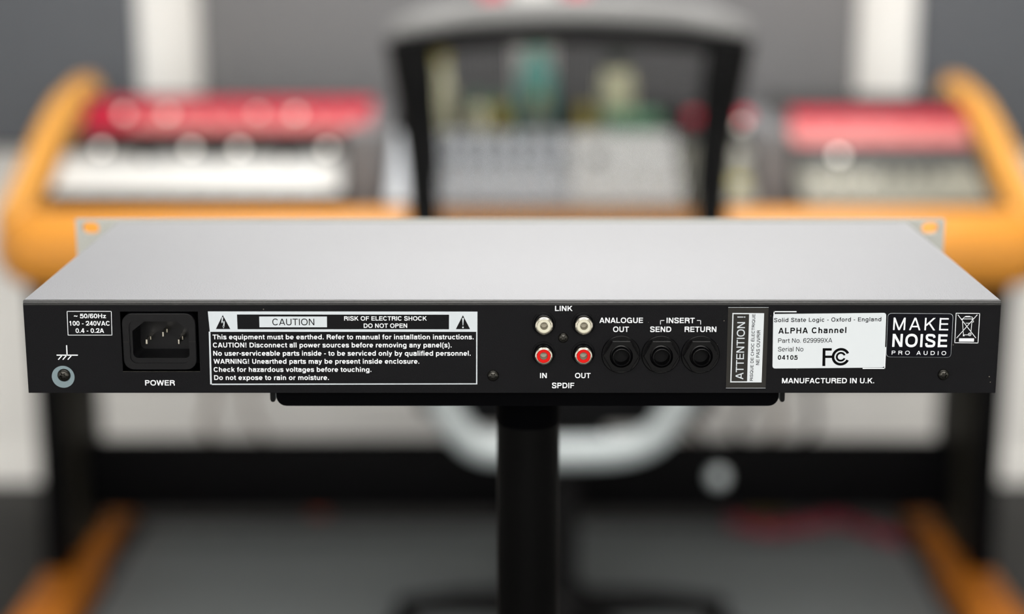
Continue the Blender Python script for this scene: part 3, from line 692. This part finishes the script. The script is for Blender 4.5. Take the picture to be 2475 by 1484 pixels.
# six-lobe security screws
def screw_mesh(R):
    bm = B(); n = 48
    def ring(f, h): return [bm.verts.new((f(2*pi*i/n)*math.cos(2*pi*i/n), f(2*pi*i/n)*math.sin(2*pi*i/n), h)) for i in range(n)]
    star = lambda k: (lambda t: R*k*(1+.24*math.cos(6*t)))
    L = [ring(lambda t: R*1.0, 0), ring(lambda t: R*.98, R*.18), ring(lambda t: R*.86, R*.42), ring(lambda t: R*.68, R*.56), ring(star(.44), R*.62), ring(star(.42), R*.56), ring(star(.38), R*.06)]
    for a, b in zip(L, L[1:]):
        for i in range(n): bm.faces.new((a[i], a[(i+1) % n], b[(i+1) % n], b[i]))
    bm.faces.new(L[-1])
    lathe(bm, [(R*.13, R*.06), (R*.12, R*.42), (0, R*.45)], None, 12)
    bm.transform(RX); return bm
for px, py, rp in ((153.7, 907.8, 16), (1191.8, 908.5, 14.2), (1361.5, 817, 12.6), (2280.9, 906.3, 13.9)):
    R = rp/5400; p = atY(px, py, YR-R*.3); p.y = YR
    me = to_mesh('screw', screw_mesh(R), M['screw'], 30)
    part_at('screw', me, M['screw'], dev, p)
# mains inlet
def inlet():
    c = lambda px, py, dy=0.0: face(px, py, dy)
    x0, x1 = c(297.5, 820).x, c(474.5, 820).x; z1, z0 = c(380, 756.5).z, c(380, 892.5).z
    s = link('mains_inlet', B_ring(x0, x1, z0, z1, 4.6*mm, 3.1*mm, YR-0.0012, YR+0.004), M['plastic'], dev, smooth=35, label='black three-pin mains inlet')
    # inner stepped collar
    bm = B(); ax0, ax1, az0, az1 = x0+3.1*mm, x1-3.1*mm, z0+3.1*mm, z1-3.1*mm
    outer = rrect(ax0, az0, ax1, az1, 3.0*mm, 5)
    ox0, ox1 = c(321.5, 820, .0004).x, c(459, 820, .0004).x; oz1, oz0 = c(380, 776, .0004).z, c(380, 864, .0004).z
    ch = 5.6*mm; chz = 4.4*mm
    # same point count as the collar: six points per corner
    inner = []
    def cor(pts): inner.extend(pts)
    top = [(ox1, oz1-chz), (ox1-ch*.2, oz1-chz*.8), (ox1-ch*.4, oz1-chz*.6), (ox1-ch*.6, oz1-chz*.4), (ox1-ch*.8, oz1-chz*.2), (ox1-ch, oz1)]
    cor(top); cor([(ox0+ch, oz1), (ox0+ch*.8, oz1-chz*.2), (ox0+ch*.6, oz1-chz*.4), (ox0+ch*.4, oz1-chz*.6), (ox0+ch*.2, oz1-chz*.8), (ox0, oz1-chz)])
    r = 2.2*mm
    for cx, cz, a in ((ox0+r, oz0+r, 180), (ox1-r, oz0+r, 270)):
        for i in range(6):
            t = math.radians(a+90*i/5); inner.append((cx+r*math.cos(t), cz+r*math.sin(t)))
    ringprism(bm, outer, inner, YR-0.0004, YR+0.0165)
    link('inlet_collar', bm, M['plastic'], s, smooth=35)
    bm = B(); prism(bm, [(q[0], q[1]) for q in outer], 'y', YR+0.0165, YR+0.018); link('inlet_floor', bm, M['plastic'], s)
    # pins: rear row of two with the earth pin above
    for px, py in ((352, 832), (430, 832), (392, 814)):
        tip = atY(px+2, py-6, YR+0.003); bm = B()
        box(bm, tip.x-0.5*mm, tip.x+0.5*mm, YR+0.0030, YR+0.0102, tip.z-1.2*mm, tip.z+1.2*mm, 0.2*mm, 1); box(bm, tip.x-1.0*mm, tip.x+1.0*mm, YR+0.0100, YR+0.0165, tip.z-1.1*mm, tip.z+1.1*mm, 0.3*mm, 1)
        link('contact_pin', bm, M['nickel'], s, label='bright metal contact pin')
    # dark frame gap behind the bezel
    bm = B(); box(bm, ix0-0.001, ix1+0.001, YR+0.0185, YR+0.0195, iz0-0.001, iz1+0.001); link('inlet_back', bm, M['plastic_dark'], s)
    for sx in (x0+0.1*mm, x1-3.1*mm):
        bm = B(); box(bm, sx, sx+3.0*mm, YR-0.00125, YR-0.0011, (z0+z1)/2-0.05*mm, (z0+z1)/2+0.08*mm); link('mould_line', bm, M['screw'], s)
def B_ring(x0, x1, z0, z1, r, wdt, y0, y1):
    bm = B(); o = rrect(x0, z0, x1, z1, r, 5); o2 = rrect(x0+.3*mm, z0+.3*mm, x1-.3*mm, z1-.3*mm, r-.3*mm, 5)
    i2 = rrect(x0+wdt, z0+wdt, x1-wdt, z1-wdt, r-1.6*mm, 5)
    n = len(o)
    R_ = [[bm.verts.new((p[0], y, p[1])) for p in L] for L, y in ((o, y1), (o, y0+.3*mm), (o2, y0), (i2, y0), (i2, y1))]
    for a, b in zip(R_, R_[1:]+R_[:1]):
        for i in range(n): bm.faces.new((a[i], a[(i+1) % n], b[(i+1) % n], b[i]))
    return bm
inlet()
# bright raw edge of the sheet under the inlet
bm = B(); box(bm, ix0, ix1, YR-0.00005, YR+0.0013, iz0-0.0003, iz0); link('cutout_edge', bm, M['screw'], dev)

# ------------------------------------------------------------------ the stand under it
YS = YR + 0.012
tx0, tx1 = atY(668, 960, YS).x, atY(1882, 960, YS).x
tzb = atY(1275, 981, YS).z; tzt = ZB - 0.0002
pcx = atY(1276, 1200, YS+0.10).x
stand = thing('equipment_stand', (pcx, YS+0.1, 0), 'black pole stand with a flat tray carrying the rack processor', 'stand')
bm = B()
def tray_outline(): 
    r = 0.0046; pts = [(tx0, tzt), (tx0, tzb+r)]
    for i in range(1, 6): t = math.radians(180+90*i/6); pts.append((tx0+r+r*math.cos(t), tzb+r+r*math.sin(t)))
    pts += [(tx0+r, tzb), (tx1-r, tzb)]
    for i in range(1, 6): t = math.radians(270+90*i/6); pts.append((tx1-r+r*math.cos(t), tzb+r+r*math.sin(t)))
    pts += [(tx1, tzb+r), (tx1, tzt)]; return pts
prism(bm, tray_outline(), 'y', YS, YS+0.21); link('tray', bm, M['tray'], stand, smooth=30)
for a, b in ((653, 666), (1885, 1897)):
    xa, xb = atY(a, 960, YS+0.004).x, atY(b, 960, YS+0.004).x; zb_ = atY(660, 972, YS+0.004).z
    r = (xb-xa)/2*.98
    link('tray_hook', prism(B(), [(xa, tzt), (xa, zb_+r), (xa+r*.3, zb_+r*.3), (xa+r, zb_), (xb-r*.3, zb_+r*.3), (xb, zb_+r), (xb, tzt)], 'y', YS+0.004, YS+0.012), M['nutplastic'], stand)
pr = 0.0163; py_ = YS+0.10
Tp = Matrix.Translation((pcx, py_, 0))
link('collar', lathe(B(), [(0, tzb), (pr+.0004, tzb), (pr+.0004, 1.085), (pr-.0005, 1.083), (0, 1.083)], Tp, 48), M['tray'], stand)
link('pole', lathe(B(), [(0, 1.09), (pr, 1.09), (pr, 0.03), (0, 0.03)], Tp, 48), M['pole'], stand)
link('base', lathe(B(), [(0, 0.036), (0.03, 0.036), (0.04, 0.012), (0.2, 0.010), (0.205, 0.005), (0.205, 0), (0, 0)], Tp, 64), M['tray'], stand)

# ------------------------------------------------------------------ the studio desk
DX = 0.0175
desk = thing('studio_desk', (DX, 3.5, 0), 'wide honey-wood and black studio console desk with sloping rack bays', 'desk')
# front bullnose: soft roll the full width of the desk
def bullnose():
    bm = B(); prof = []
    cy, cz = 3.17, 0.725; a, b = 0.085, 0.073
    x0, x1 = DX-0.965, DX+0.975
    n = 28
    xs = [x0, x0+.01, x0+.03, x0+.06, x0+.1] + [x0+.1+(x1-x0-.2)*i/10 for i in range(1, 10)] + [x1-.1, x1-.06, x1-.03, x1-.01, x1]
    rings = []
    for x in xs:
        d = min(x-x0, x1-x); k = 1.0 if d >= .1 else math.sqrt(max(0.02, 1-(1-d/.1)**2))
        rings.append([bm.verts.new((x, cy+a*k*math.cos(2*pi*i/n)*1.0+(1-k)*0.05, cz+b*k*math.sin(2*pi*i/n))) for i in range(n)])
    for p, q in zip(rings, rings[1:]):
        for i in range(n): bm.faces.new((p[i], p[(i+1) % n], q[(i+1) % n], q[i]))
    bm.faces.new(rings[0]); bm.faces.new(rings[-1]); return bm
link('bullnose', bullnose(), M['leather'], desk, smooth=60, label='rounded honey-coloured front roll')
# wooden side cheeks
prof_side = [(3.17, 0.798), (3.26, 0.824), (3.37, 0.866), (3.49, 0.916), (3.62, 0.956), (3.78, 0.974), (3.85, 0.972), (3.87, 0.94), (3.87, 0.70), (3.17, 0.70)]
def cheek(x0, x1):
    bm = B(); prism(bm, prof_side, 'x', x0, x1)
    bmesh.ops.recalc_face_normals(bm, faces=bm.faces)
    es = [e for e in bm.edges if e.calc_face_angle(0) > 1.2]
    bmesh.ops.bevel(bm, geom=es, offset=0.014, segments=3, affect='EDGES'); return bm
link('side_cheek', cheek(-0.938, -0.886), M['wood'], desk)
link('side_cheek', cheek(0.921, 0.973), M['wood'], desk)
# rack slope plane
SA = Vector((0, 3.27, 0.790)); SB = Vector((0, 3.66, 0.945)); SD = (SB-SA).normalized(); SN = Vector((0, -SD.z, SD.y))
def slope(px, py, off=0.0):
    o = SA + SN*off; d = ray(px, py); c = Vector((0, 0, CAMZ)); t = (o-c).dot(SN)/d.dot(SN); return c + d*t
SLOPE_M = Matrix(((1, 0, 0, 0), (0, SD.y, SN.y, 0), (0, SD.z, SN.z, 0), (0, 0, 0, 1)))
SLOPE_M = Matrix.Translation(SA) @ SLOPE_M          # local (x, s, n): s runs up the slope, n stands off it
def s_of(py): return (slope(CX, py)-SA).dot(SD)
def x_of(px, py): return slope(px, py).x
def sbox(bm, x0, x1, s0, s1, n0, n1, bev=0.0): return box(bm, x0, x1, s0, s1, n0, n1, bev, 2, SLOPE_M)
XD = [(x_of(838, 420), x_of(928, 420)), (x_of(1822, 420), x_of(1902, 420))]
s_bot = -0.02
for (a, b, st_) in ((-0.886, XD[0][0], 0.43), (XD[0][1], XD[1][0], 0.235), (XD[1][1], 0.921, 0.43)):
    link('rack_bed', sbox(B(), a+.001, b-.001, s_bot, st_, -0.16, -0.034), M['deskdark'], desk)
# upright boxes between the bays
for (a, b) in XD:
    link('bay_divider', box(B(), a, b, 3.33, 3.74, 0.70, 0.918, 0.006), M['deskgrey'], desk)
for (a, b) in ((-0.886, XD[0][0]), (XD[1][1], 0.921)):
    link('rear_rail', box(B(), a+.001, b-.001, 3.685, 3.74, 0.70, 0.945, 0.004), M['deskdark'], desk)
SHZ = 0.868
link('centre_shelf', box(B(), XD[0][1]+.001, XD[1][0]-.001, 3.50, 3.74, SHZ-.02, SHZ, 0.003), M['deskdark'], desk)
link('back_board', box(B(), -0.885, 0.920, 3.742, 3.76, 0.60, 0.915, 0.004), M['deskblack'], desk)
link('desk_top', box(B(), -0.885, 0.920, 3.24, 3.74, 0.66, 0.70, 0.004), M['deskblack'], desk)
for (x0, x1) in ((-0.886, -0.864), (0.894, 0.916)):
    link('leg_panel', box(B(), x0, x1, 3.285, 3.60, 0.062, 0.66, 0.004), M['leglit'], desk)
    xm = -0.005 if x0 < 0 else 0.005
    link('leg_post', box(B(), x0-.012+xm, x1+.012+xm, 3.24, 3.284, 0.075, 0.66, 0.005), M['deskblack'], desk)
zu = atY(1237, 925, 3.70).z
link('rear_apron', box(B(), -0.863, 0.893, 3.715, 3.735, zu, 0.66, 0.004), M['deskblack'], desk)
zt_, zb_ = atY(1237, 1072, 3.42).z, atY(1237, 1238, 3.42).z
link('cross_beam', box(B(), -0.863, 0.893, 3.42, 3.46, zb_, zt_, 0.004), M['deskblack'], desk)
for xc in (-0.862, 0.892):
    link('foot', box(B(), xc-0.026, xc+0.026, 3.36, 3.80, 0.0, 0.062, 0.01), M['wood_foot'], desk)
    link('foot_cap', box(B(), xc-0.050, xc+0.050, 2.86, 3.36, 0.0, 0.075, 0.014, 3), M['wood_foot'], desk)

# ------------------------------------------------------------------ rack gear in the bays
def knob_mesh(r, h, m):
    return to_mesh('knob', lathe(B(), [(r, 0), (r*.95, h*.8), (r*.8, h), (0, h)], SLOPE_M.to_3x3().to_4x4(), 20), m, 30)
KN = {('w', .009): knob_mesh(.009, .012, M['knob_w']), ('k', .009): knob_mesh(.009, .012, M['knob_k']), ('l', .008): knob_mesh(.008, .006, M['lit']),
      ('d', .008): knob_mesh(.008, .006, M['glint_dim']), ('p', .012): knob_mesh(.012, .012, M['unit_pink']), ('g', .012): knob_mesh(.012, .004, M['gauge']), ('r', .017): knob_mesh(.017, .016, M['redplastic'])}
def gear(name, x0p, x1p, y0p, y1p, m, label, cat, knobs=(), n0=-0.033, n1=0.0, group=None, extra=None):
    """a unit lying on the slope between two photo columns and two photo rows"""
    ym = (y0p+y1p)/2
    x0, x1 = slope(x0p, ym, n1).x, slope(x1p, ym, n1).x
    s1, s0 = (slope(CX, y0p, n1)-SA).dot(SD), (slope(CX, y1p, n1)-SA).dot(SD)
    base = SLOPE_M @ Vector(((x0+x1)/2, (s0+s1)/2, n0))
    t = thing(name, base, label, cat, group)
    link('chassis', sbox(B(), x0+.012, x1-.012, s0+.001, s1-.001, n0, n1-.004), M['unit_dark'], t)
    link('faceplate', sbox(B(), x0, x1, s0, s1, n1-.004, n1, .0012), m, t)
    for k, r, px, py in knobs:
        part_at({'w': 'knob', 'k': 'knob', 'l': 'glint_led', 'd': 'glint_led', 'p': 'knob', 'g': 'gauge', 'r': 'knob'}[k], KN[(k, r)], None, t, slope(px, py, n1))
    if extra: extra(t, x0, x1, s0, s1, n1)
    return t
def kr(k, r, xs, y): return [(k, r, x, y) for x in xs]
def lin_(a, b, n): return [a+(b-a)*i/(n-1) for i in range(n)]
gear('blank_panel', 135, 824, 463, 499, M['deskblack'], 'dark blank rack panel at the foot of the left bay', 'rack panel')
gear('rack_unit', 132, 826, 416, 461, M['unit_white'], 'bright white rack unit in the left bay, the lower of two', 'rack unit',
     kr('w', .009, lin_(180, 780, 9), 443), n1=0.004)
gear('rack_unit', 150, 826, 370, 414, M['unit_white'], 'bright white rack unit in the left bay, just under the dark one', 'rack unit',
     kr('l', .008, (246, 462, 578, 792), 362) + kr('k', .009, (350, 520, 690), 385) + kr('w', .009, lin_(200, 780, 6), 394))
gear('rack_unit', 175, 828, 316, 368, M['unit_dark'], 'dark rack unit with olive gauges below the left red unit', 'rack unit',
     kr('g', .012, (300, 370, 480, 520, 600, 625, 715), 337) )
gear('rack_unit', 205, 900, 238, 314, M['unit_red'], 'long crimson rack unit topping the left bay', 'rack unit',
     kr('d', .008, (300, 405, 625, 715), 278) + kr('p', .012, lin_(380, 880, 9), 292), n0=0.036, n1=0.06,
     extra=lambda t, x0, x1, s0, s1, n: link('label_strip', sbox(B(), x0+.10, x1-.02, s0+.006, s0+.034, n, n+.0012), M['unit_pink'], t))
# centre bay, partly seen through the chair back
gear('mixer', 946, 1372, 318, 490, M['unit_grey'], 'pale grey mixing unit behind the left half of the chair mesh', 'mixer',
     kr('k', .009, lin_(1090, 1350, 7), 345) + kr('k', .009, lin_(1090, 1350, 7), 390) + kr('w', .009, lin_(1090, 1350, 7), 440))
gear('mixer', 1378, 1642, 318, 490, M['unit_white'], 'whiter mixing unit behind the right half of the chair mesh', 'mixer',
     kr('k', .009, (1438, 1450), 388) + kr('w', .009, lin_(1400, 1620, 5), 440))
gear('rack_unit', 1652, 1812, 345, 490, M['unit_olive'], 'narrow stone-grey unit at the right end of the middle bay', 'rack unit', kr('g', .012, (1780, 1790), 440) + kr('w', .009, (1775, 1800), 380))
gear('switch_box', 1652, 1815, 262, 330, M['unit_dark'], 'dark box with two big red knobs at the right end of the middle bay', 'switch box', kr('r', .017, (1677, 1795), 293) + kr('d', .008, (1792,), 305), n1=0.01)
# right bay
gear('rack_unit', 1932, 2375, 402, 488, M['unit_olive'], 'stone-grey rack unit at the foot of the right bay', 'rack unit',
     kr('w', .009, (1975, 2030, 2090), 445) + kr('k', .009, lin_(2140, 2260, 4), 430))
gear('rack_unit', 1928, 2372, 348, 400, M['unit_dark'], 'dark rack unit with one lit button in the right bay', 'rack unit', kr('l', .008, (2027,), 378))
gear('rack_unit', 1912, 2338, 298, 346, M['unit_pink'], 'pale pink rack unit in the right bay under the crimson one', 'rack unit', kr('p', .012, lin_(1960, 2260, 5), 322), n1=0.006)
gear('rack_unit', 1912, 2338, 262, 297, M['unit_red'], 'crimson rack unit topping the right bay', 'rack unit', n1=0.006)

# ------------------------------------------------------------------ things on the back shelf of the desk, seen through the chair mesh
SY = 3.66
def vase(name, px0, px1, y0, m, label, cat, prof, cap=None):
    cx = wx((px0+px1)/2, 250, SY); r = (wx(px1, 250, SY)-wx(px0, 250, SY))/2
    z0 = SHZ; z1 = atY(px0, y0, SY).z; h = z1-z0
    t = thing(name, (cx, SY, z0), label, cat)
    T = Matrix.Translation((cx, SY, z0))
    link('body', lathe(B(), [(0, 0)]+[(r*a, h*b) for a, b in prof]+[(0, h)], T, 32), m, t)
    if cap: cap(t, cx, z1, r)
    return t
def stopper(m):
    return lambda t, cx, z, r: link('stopper', lathe(B(), [(0, z), (r*.5, z), (r*.55, z+.02), (0, z+.025)], Matrix.Translation((cx, SY, 0)), 20), m, t)
def leaves(m, n=9, L=.06):
    def f(t, cx, z, r):
        for i in range(n):
            a = 2*pi*i/n; bm = B(); d = Vector((math.cos(a), math.sin(a), 0)); s = Vector((-d.y, d.x, 0))
            prev = None
            for k in range(5):
                u = k/4; c = Vector((cx, SY, z)) + d*L*u*.6 + Vector((0, 0, L*u*(1-.35*u))); w_ = .010*math.sin(pi*(.12+.86*u))
                row = [bm.verts.new(c-s*w_), bm.verts.new(c+Vector((0, 0, .002))), bm.verts.new(c+s*w_)]
                if prev: 
                    for q in range(2): bm.faces.new((prev[q], prev[q+1], row[q+1], row[q]))
                prev = row
            bmesh.ops.solidify(bm, geom=bm.faces[:], thickness=.001)
            link('leaf', bm, m, t)
    return f
bottle = [(1, .02), (1, .62), (.8, .74), (.5, .84), (.48, .97), (.4, 1)]
jar = [(.9, .02), (1, .12), (1, .85), (.85, .97), (.8, 1)]
vase('bottle', 1250, 1342, 112, M['teal'], 'tall teal bottle with a pale stopper behind the chair mesh', 'bottle', bottle, stopper(M['creamv']))
vase('plant_pot', 1450, 1532, 172, M['creamv'], 'tall cream pot with dark green leaves behind the chair mesh', 'plant pot', jar, leaves(M['darkgreen']))
vase('bottle', 1040, 1096, 150, M['creamv'], 'pale yellow bottle at the left edge of the chair mesh', 'bottle', bottle, stopper(M['gauge']))
# lower row on the rail in front of them
SY = 3.58
vase('jar', 1132, 1180, 254, M['creamv'], 'small cream jar between the yellow and teal bottles', 'jar', jar, stopper(M['green']))
vase('jar', 1188, 1232, 254, M['gauge'], 'small olive-yellow jar touching the teal bottle on the left', 'jar', jar, stopper(M['green']))
vase('jar', 1278, 1326, 256, M['unit_olive'], 'small stone-coloured jar in front of the teal bottle', 'jar', jar, stopper(M['gauge']))
vase('jar', 1392, 1436, 258, M['gauge'], 'small olive-yellow jar left of the cream plant pot', 'jar', jar)
o_ = wx(1462, 280, SY); o2 = wx(1598, 280, SY)
t = link('storage_box', box(B(), o_, o2, SY-.03, SY+.03, SHZ, atY(1500, 272, SY).z, .006), M['green']); tag(t, 'low green box in front of the cream plant pot', 'box')

# small red fittings on the wall above the chair
for (a, lb) in ((1190, 'small red wall fitting left of the middle white gap'), (1392, 'small red wall fitting right of the middle white gap')):
    p = atY(a, -16, pt-0.02); o = link('wall_fitting', lathe(B(), [(0, 0), (.022, 0), (.026, .006), (.024, .02), (0, .024)], Matrix.Translation((p.x, pt, p.z)) @ RX, 24), M['redplastic']); tag(o, lb, 'wall fitting')

# ------------------------------------------------------------------ office chair
CYB = 2.75
chair = thing('office_chair', (wx(1378, 300, CYB), 3.0, 0), 'black mesh-backed swivel chair pushed up to the desk, seen from behind', 'chair')
def q(px, py, dy=0.0): return atY(px, py, CYB+dy)
Lf = [q(986, 96), q(1003, 200, .01), (q(1012, 300, .02)), q(1020, 400, .025), q(1026, 520, .03), q(1040, 760, .03), q(1120, 900, .02)]
Rf = [q(1768, 96), q(1750, 200, .01), (q(1736, 300, .02)), q(1726, 400, .025), q(1718, 520, .03), q(1706, 760, .03), q(1630, 900, .02)]
rr = [.036, .035, .031, .028, .026, .024, .018]
def rs(P, r, n=6):
    out = []; 
    for i in range(len(P)-1):
        for k in range(n): out.append(r[i]+(r[i+1]-r[i])*k/n)
    return out+[r[-1]]
link('back_frame_side', tube(B(), bez(Lf, 6), rs(Lf, rr), 16, 0.6), M['chairk'], chair)
link('back_frame_side', tube(B(), bez(Rf, 6), rs(Rf, rr), 16, 0.6), M['chairk'], chair)
top = [q(952, 84, .01), q(1020, 62), q(1110, 47), q(1240, 36, -.02), q(1378, 32, -.025), q(1516, 36, -.02), q(1650, 47), q(1735, 62), q(1803, 84, .01)]
link('top_rail', tube(B(), bez(top, 6), rs(top, [.013, .017, .019, .020, .020, .020, .019, .017, .013]), 16, 0.8), M['chairg'], chair, label='curved top rail, grey for the light on its top')
under = [q(965, 112, .012), q(1060, 100, .01), q(1220, 86), q(1378, 82, -.005), q(1535, 86), q(1700, 100, .01), q(1790, 112, .012)]
link('rail_underside', tube(B(), bez(under, 6), .021, 12), M['chairk'], chair)
link('bottom_rail', tube(B(), bez([q(1120, 900, .02), q(1250, 930, .01), q(1378, 936), q(1500, 930, .01), q(1630, 900, .02)], 5), .02, 12), M['chairk'], chair)
# ribbed mesh: vertical ribs plus thin cross threads
bm = B(); n = 58
for i in range(n):
    u = i/(n-1)
    xt, xb = 1020+(1734-1020)*u, 1052+(1694-1052)*u
    sag = .015*math.cos(pi*(u-.5))
    y_t = 96+22*(2*u-1)**2
    P = [q(xt, y_t, sag), q(xt+(xb-xt)*.5, 300, sag+.02), q(xb, 520, sag+.025), q(xb+(1378-xb)*.02, 760, sag+.02), q(xb+(1378-xb)*.10, 915, .01)]
    tube(bm, P, .0022, 4, None, False)
for j in range(60):
    py = 112+j*13.4
    P = [q(1378+(u-.5)*(690-py*.05), py, .03+.015*math.cos(pi*(u-.5))) for u in lin_(0, 1, 7)]
    tube(bm, P, .0007, 3, None, False)
link('back_mesh', bm, M['mesh'], chair, kind='stuff')
ccx = q(1378, 300).x
bm = B(); box(bm, ccx-.25, ccx+.25, 2.82, 3.28, 0.50, 0.57, .03, 4); link('seat', bm, M['fabric'], chair)
link('seat_pan', box(B(), ccx-.20, ccx+.20, 2.86, 3.2, 0.475, 0.502, .01), M['chairk'], chair)
# cast yoke: a U hanging below the seat
U_ = [q(1020, 820, .03), q(1052, 930, .03), q(1085, 1010, .03), q(1150, 1080, .03), q(1240, 1096, .03), q(1378, 1100, .03), q(1510, 1092, .03), q(1585, 1060, .03), q(1630, 1000, .03), q(1672, 930, .03), q(1720, 820, .03)]
link('yoke', tube(B(), bez(U_, 6), .026, 16, 0.7), M['cast'], chair, label='cast grey U-shaped yoke under the seat')
link('mechanism', box(B(), ccx-.07, ccx+.07, 2.86, 3.12, 0.415, 0.476, .015, 3), M['chairk'], chair)
T = Matrix.Translation((ccx, 2.96, 0))
link('gas_column', lathe(B(), [(0, .42), (.02, .42), (.02, .36), (.027, .355), (.027, .10), (0, .10)], T, 32), M['chairk'], chair)
link('hub', lathe(B(), [(0, .15), (.04, .15), (.05, .12), (.05, .07), (0, .07)], T, 32), M['chairk'], chair)
for i in range(5):
    a = math.radians(-54+72*i); d = Vector((math.cos(a), math.sin(a), 0)); c0 = Vector((ccx, 2.96, 0))
    link('base_arm', tube(B(), [c0+d*.03+Vector((0, 0, .115)), c0+d*.18+Vector((0, 0, .10)), c0+d*.31+Vector((0, 0, .075))], [.028, .023, .017], 12), M['chairk'], chair)
    cm = B(); e = c0+d*.31; s = Vector((-d.y, d.x, 0))
    for k in (-1, 1):
        Mx = Matrix.Translation(e+s*k*.016+Vector((0, 0, .028))) @ Vector((0, 0, 1)).rotation_difference(s).to_matrix().to_4x4()
        lathe(cm, [(0, -.009), (.025, -.009), (.028, -.005), (.028, .005), (.025, .009), (0, .009)], Mx, 20)
    tube(cm, [e+Vector((0, 0, .03)), e+Vector((0, 0, .08))], .008, 8)
    link('castor', cm, M['chairk'], chair)
# round adjustment knob hanging at the right of the seat
p = atY(1735, 1160, 3.0)
link('lever_knob', lathe(B(), [(0, -.018), (.010, -.015), (.016, -.008), (.018, 0), (.016, .008), (.010, .015), (0, .018)], Matrix.Translation(p), 20), M['cast'], chair, label='pale round lever knob')
link('lever', tube(B(), bez([p, p+Vector((-.01, .02, .05)), Vector((ccx+.18, 3.02, .48))], 5), .004, 8), M['chairk'], chair)

# ------------------------------------------------------------------ cables and things under the desk
def cable(pts, r, m, label, group=None):
    o = link('cable', tube(B(), bez(pts, 6), r, 8), m); tag(o, label, 'cable', group)
CYW = 3.65
def under(px, Y):
    p = atY(px, 860, Y); p.z = 0.662; return p
cable([under(508, CYW), atY(512, 940, CYW), atY(496, 1020, CYW), atY(520, 1085, CYW), atZ(500, 1150, 0.006)], .008, M['cablew'], 'brown cable hanging under the left of the desk, the left one of two')
cable([under(590, CYW+.03), atY(600, 960, CYW+.03), atY(630, 1040, CYW+.03), atY(640, 1085, CYW+.03), atZ(620, 1150, 0.006)], .006, M['cablew'], 'thin brown cable hanging under the left of the desk, the right one of two')
clb = ['pale cable loop nearest the chair under the right of the desk', 'grey cable hanging below the right hook of the stand tray', 'pale cable bunch strand left of the clear white wall under the desk', 'grey cable farthest right in the bunch under the desk']
for i, (a, b, c) in enumerate(((1700, 1652, 1690), (1800, 1776, 1800), (1862, 1880, 1850), (1950, 1965, 1935))):
    cable([under(a, CYW-.02*i), atY(a+12, 950, CYW-.02*i), atY(b, 1030, CYW-.02*i), atY(c, 1080, CYW-.02*i), atZ(c+20, 1160, 0.008)], .008, (M['cablew'], M['cablek'])[i % 2], clb[i])
chair.location.z += 0.0045
o = link('chair_mat', box(B(), -0.802, 0.832, 1.9, 3.70, 0.0002, 0.0045, 0.001), M['mat']); tag(o, 'wide grey mat on the carpet under the desk and chair', 'floor mat')
# crumpled crimson cloth and small things on the carpet behind the cross beam
def floorstrip(pts, w_, h_, m, name, label, cat):
    bm = B(); P = bez(pts, 6); prev = None
    for i, p in enumerate(P):
        ww = w_*(0.8+.3*math.sin(i*1.7)); hh = h_*(0.7+.4*math.sin(i*2.3+1))
        row = [bm.verts.new(p+Vector((0, -ww, 0.001))), bm.verts.new(p+Vector((0, -ww*.5, hh))), bm.verts.new(p+Vector((0, ww*.4, hh*.8))), bm.verts.new(p+Vector((0, ww, 0.001)))]
        if prev:
            for k in range(3): bm.faces.new((prev[k], prev[k+1], row[k+1], row[k]))
            bm.faces.new((prev[3], prev[0], row[0], row[3]))
        else: bm.faces.new(row)
        prev = row
    bm.faces.new(prev[::-1]); o = link(name, bm, m, smooth=60); tag(o, label, cat)
floorstrip([atZ(1760, 1262, .0046), atZ(1850, 1285, .0046), atZ(1950, 1275, .0046), atZ(2020, 1262, .0046), atZ(2090, 1285, .0046), atZ(2180, 1315, .0046)], .03, .03, M['cabler'], 'crimson_cloth', 'crumpled crimson cloth strip on the carpet under the right of the desk', 'cloth')
floorstrip([atZ(1800, 1238, 0), atZ(1850, 1240, 0), atZ(1890, 1238, 0)], .035, .05, M['olivecloth'], 'pouch', 'small olive pouch on the carpet behind the crimson cloth', 'pouch')
p = atZ(772, 1236, 0)
o = link('cable_tie_reel', lathe(B(), [(.012, 0), (.026, 0), (.026, .004), (.016, .006), (.016, .022), (.026, .024), (.026, .028), (.012, .028), (.012, 0)], Matrix.Translation(p), 24), M['orangeb']); tag(o, 'tiny orange reel on the carpet under the left of the desk', 'reel')
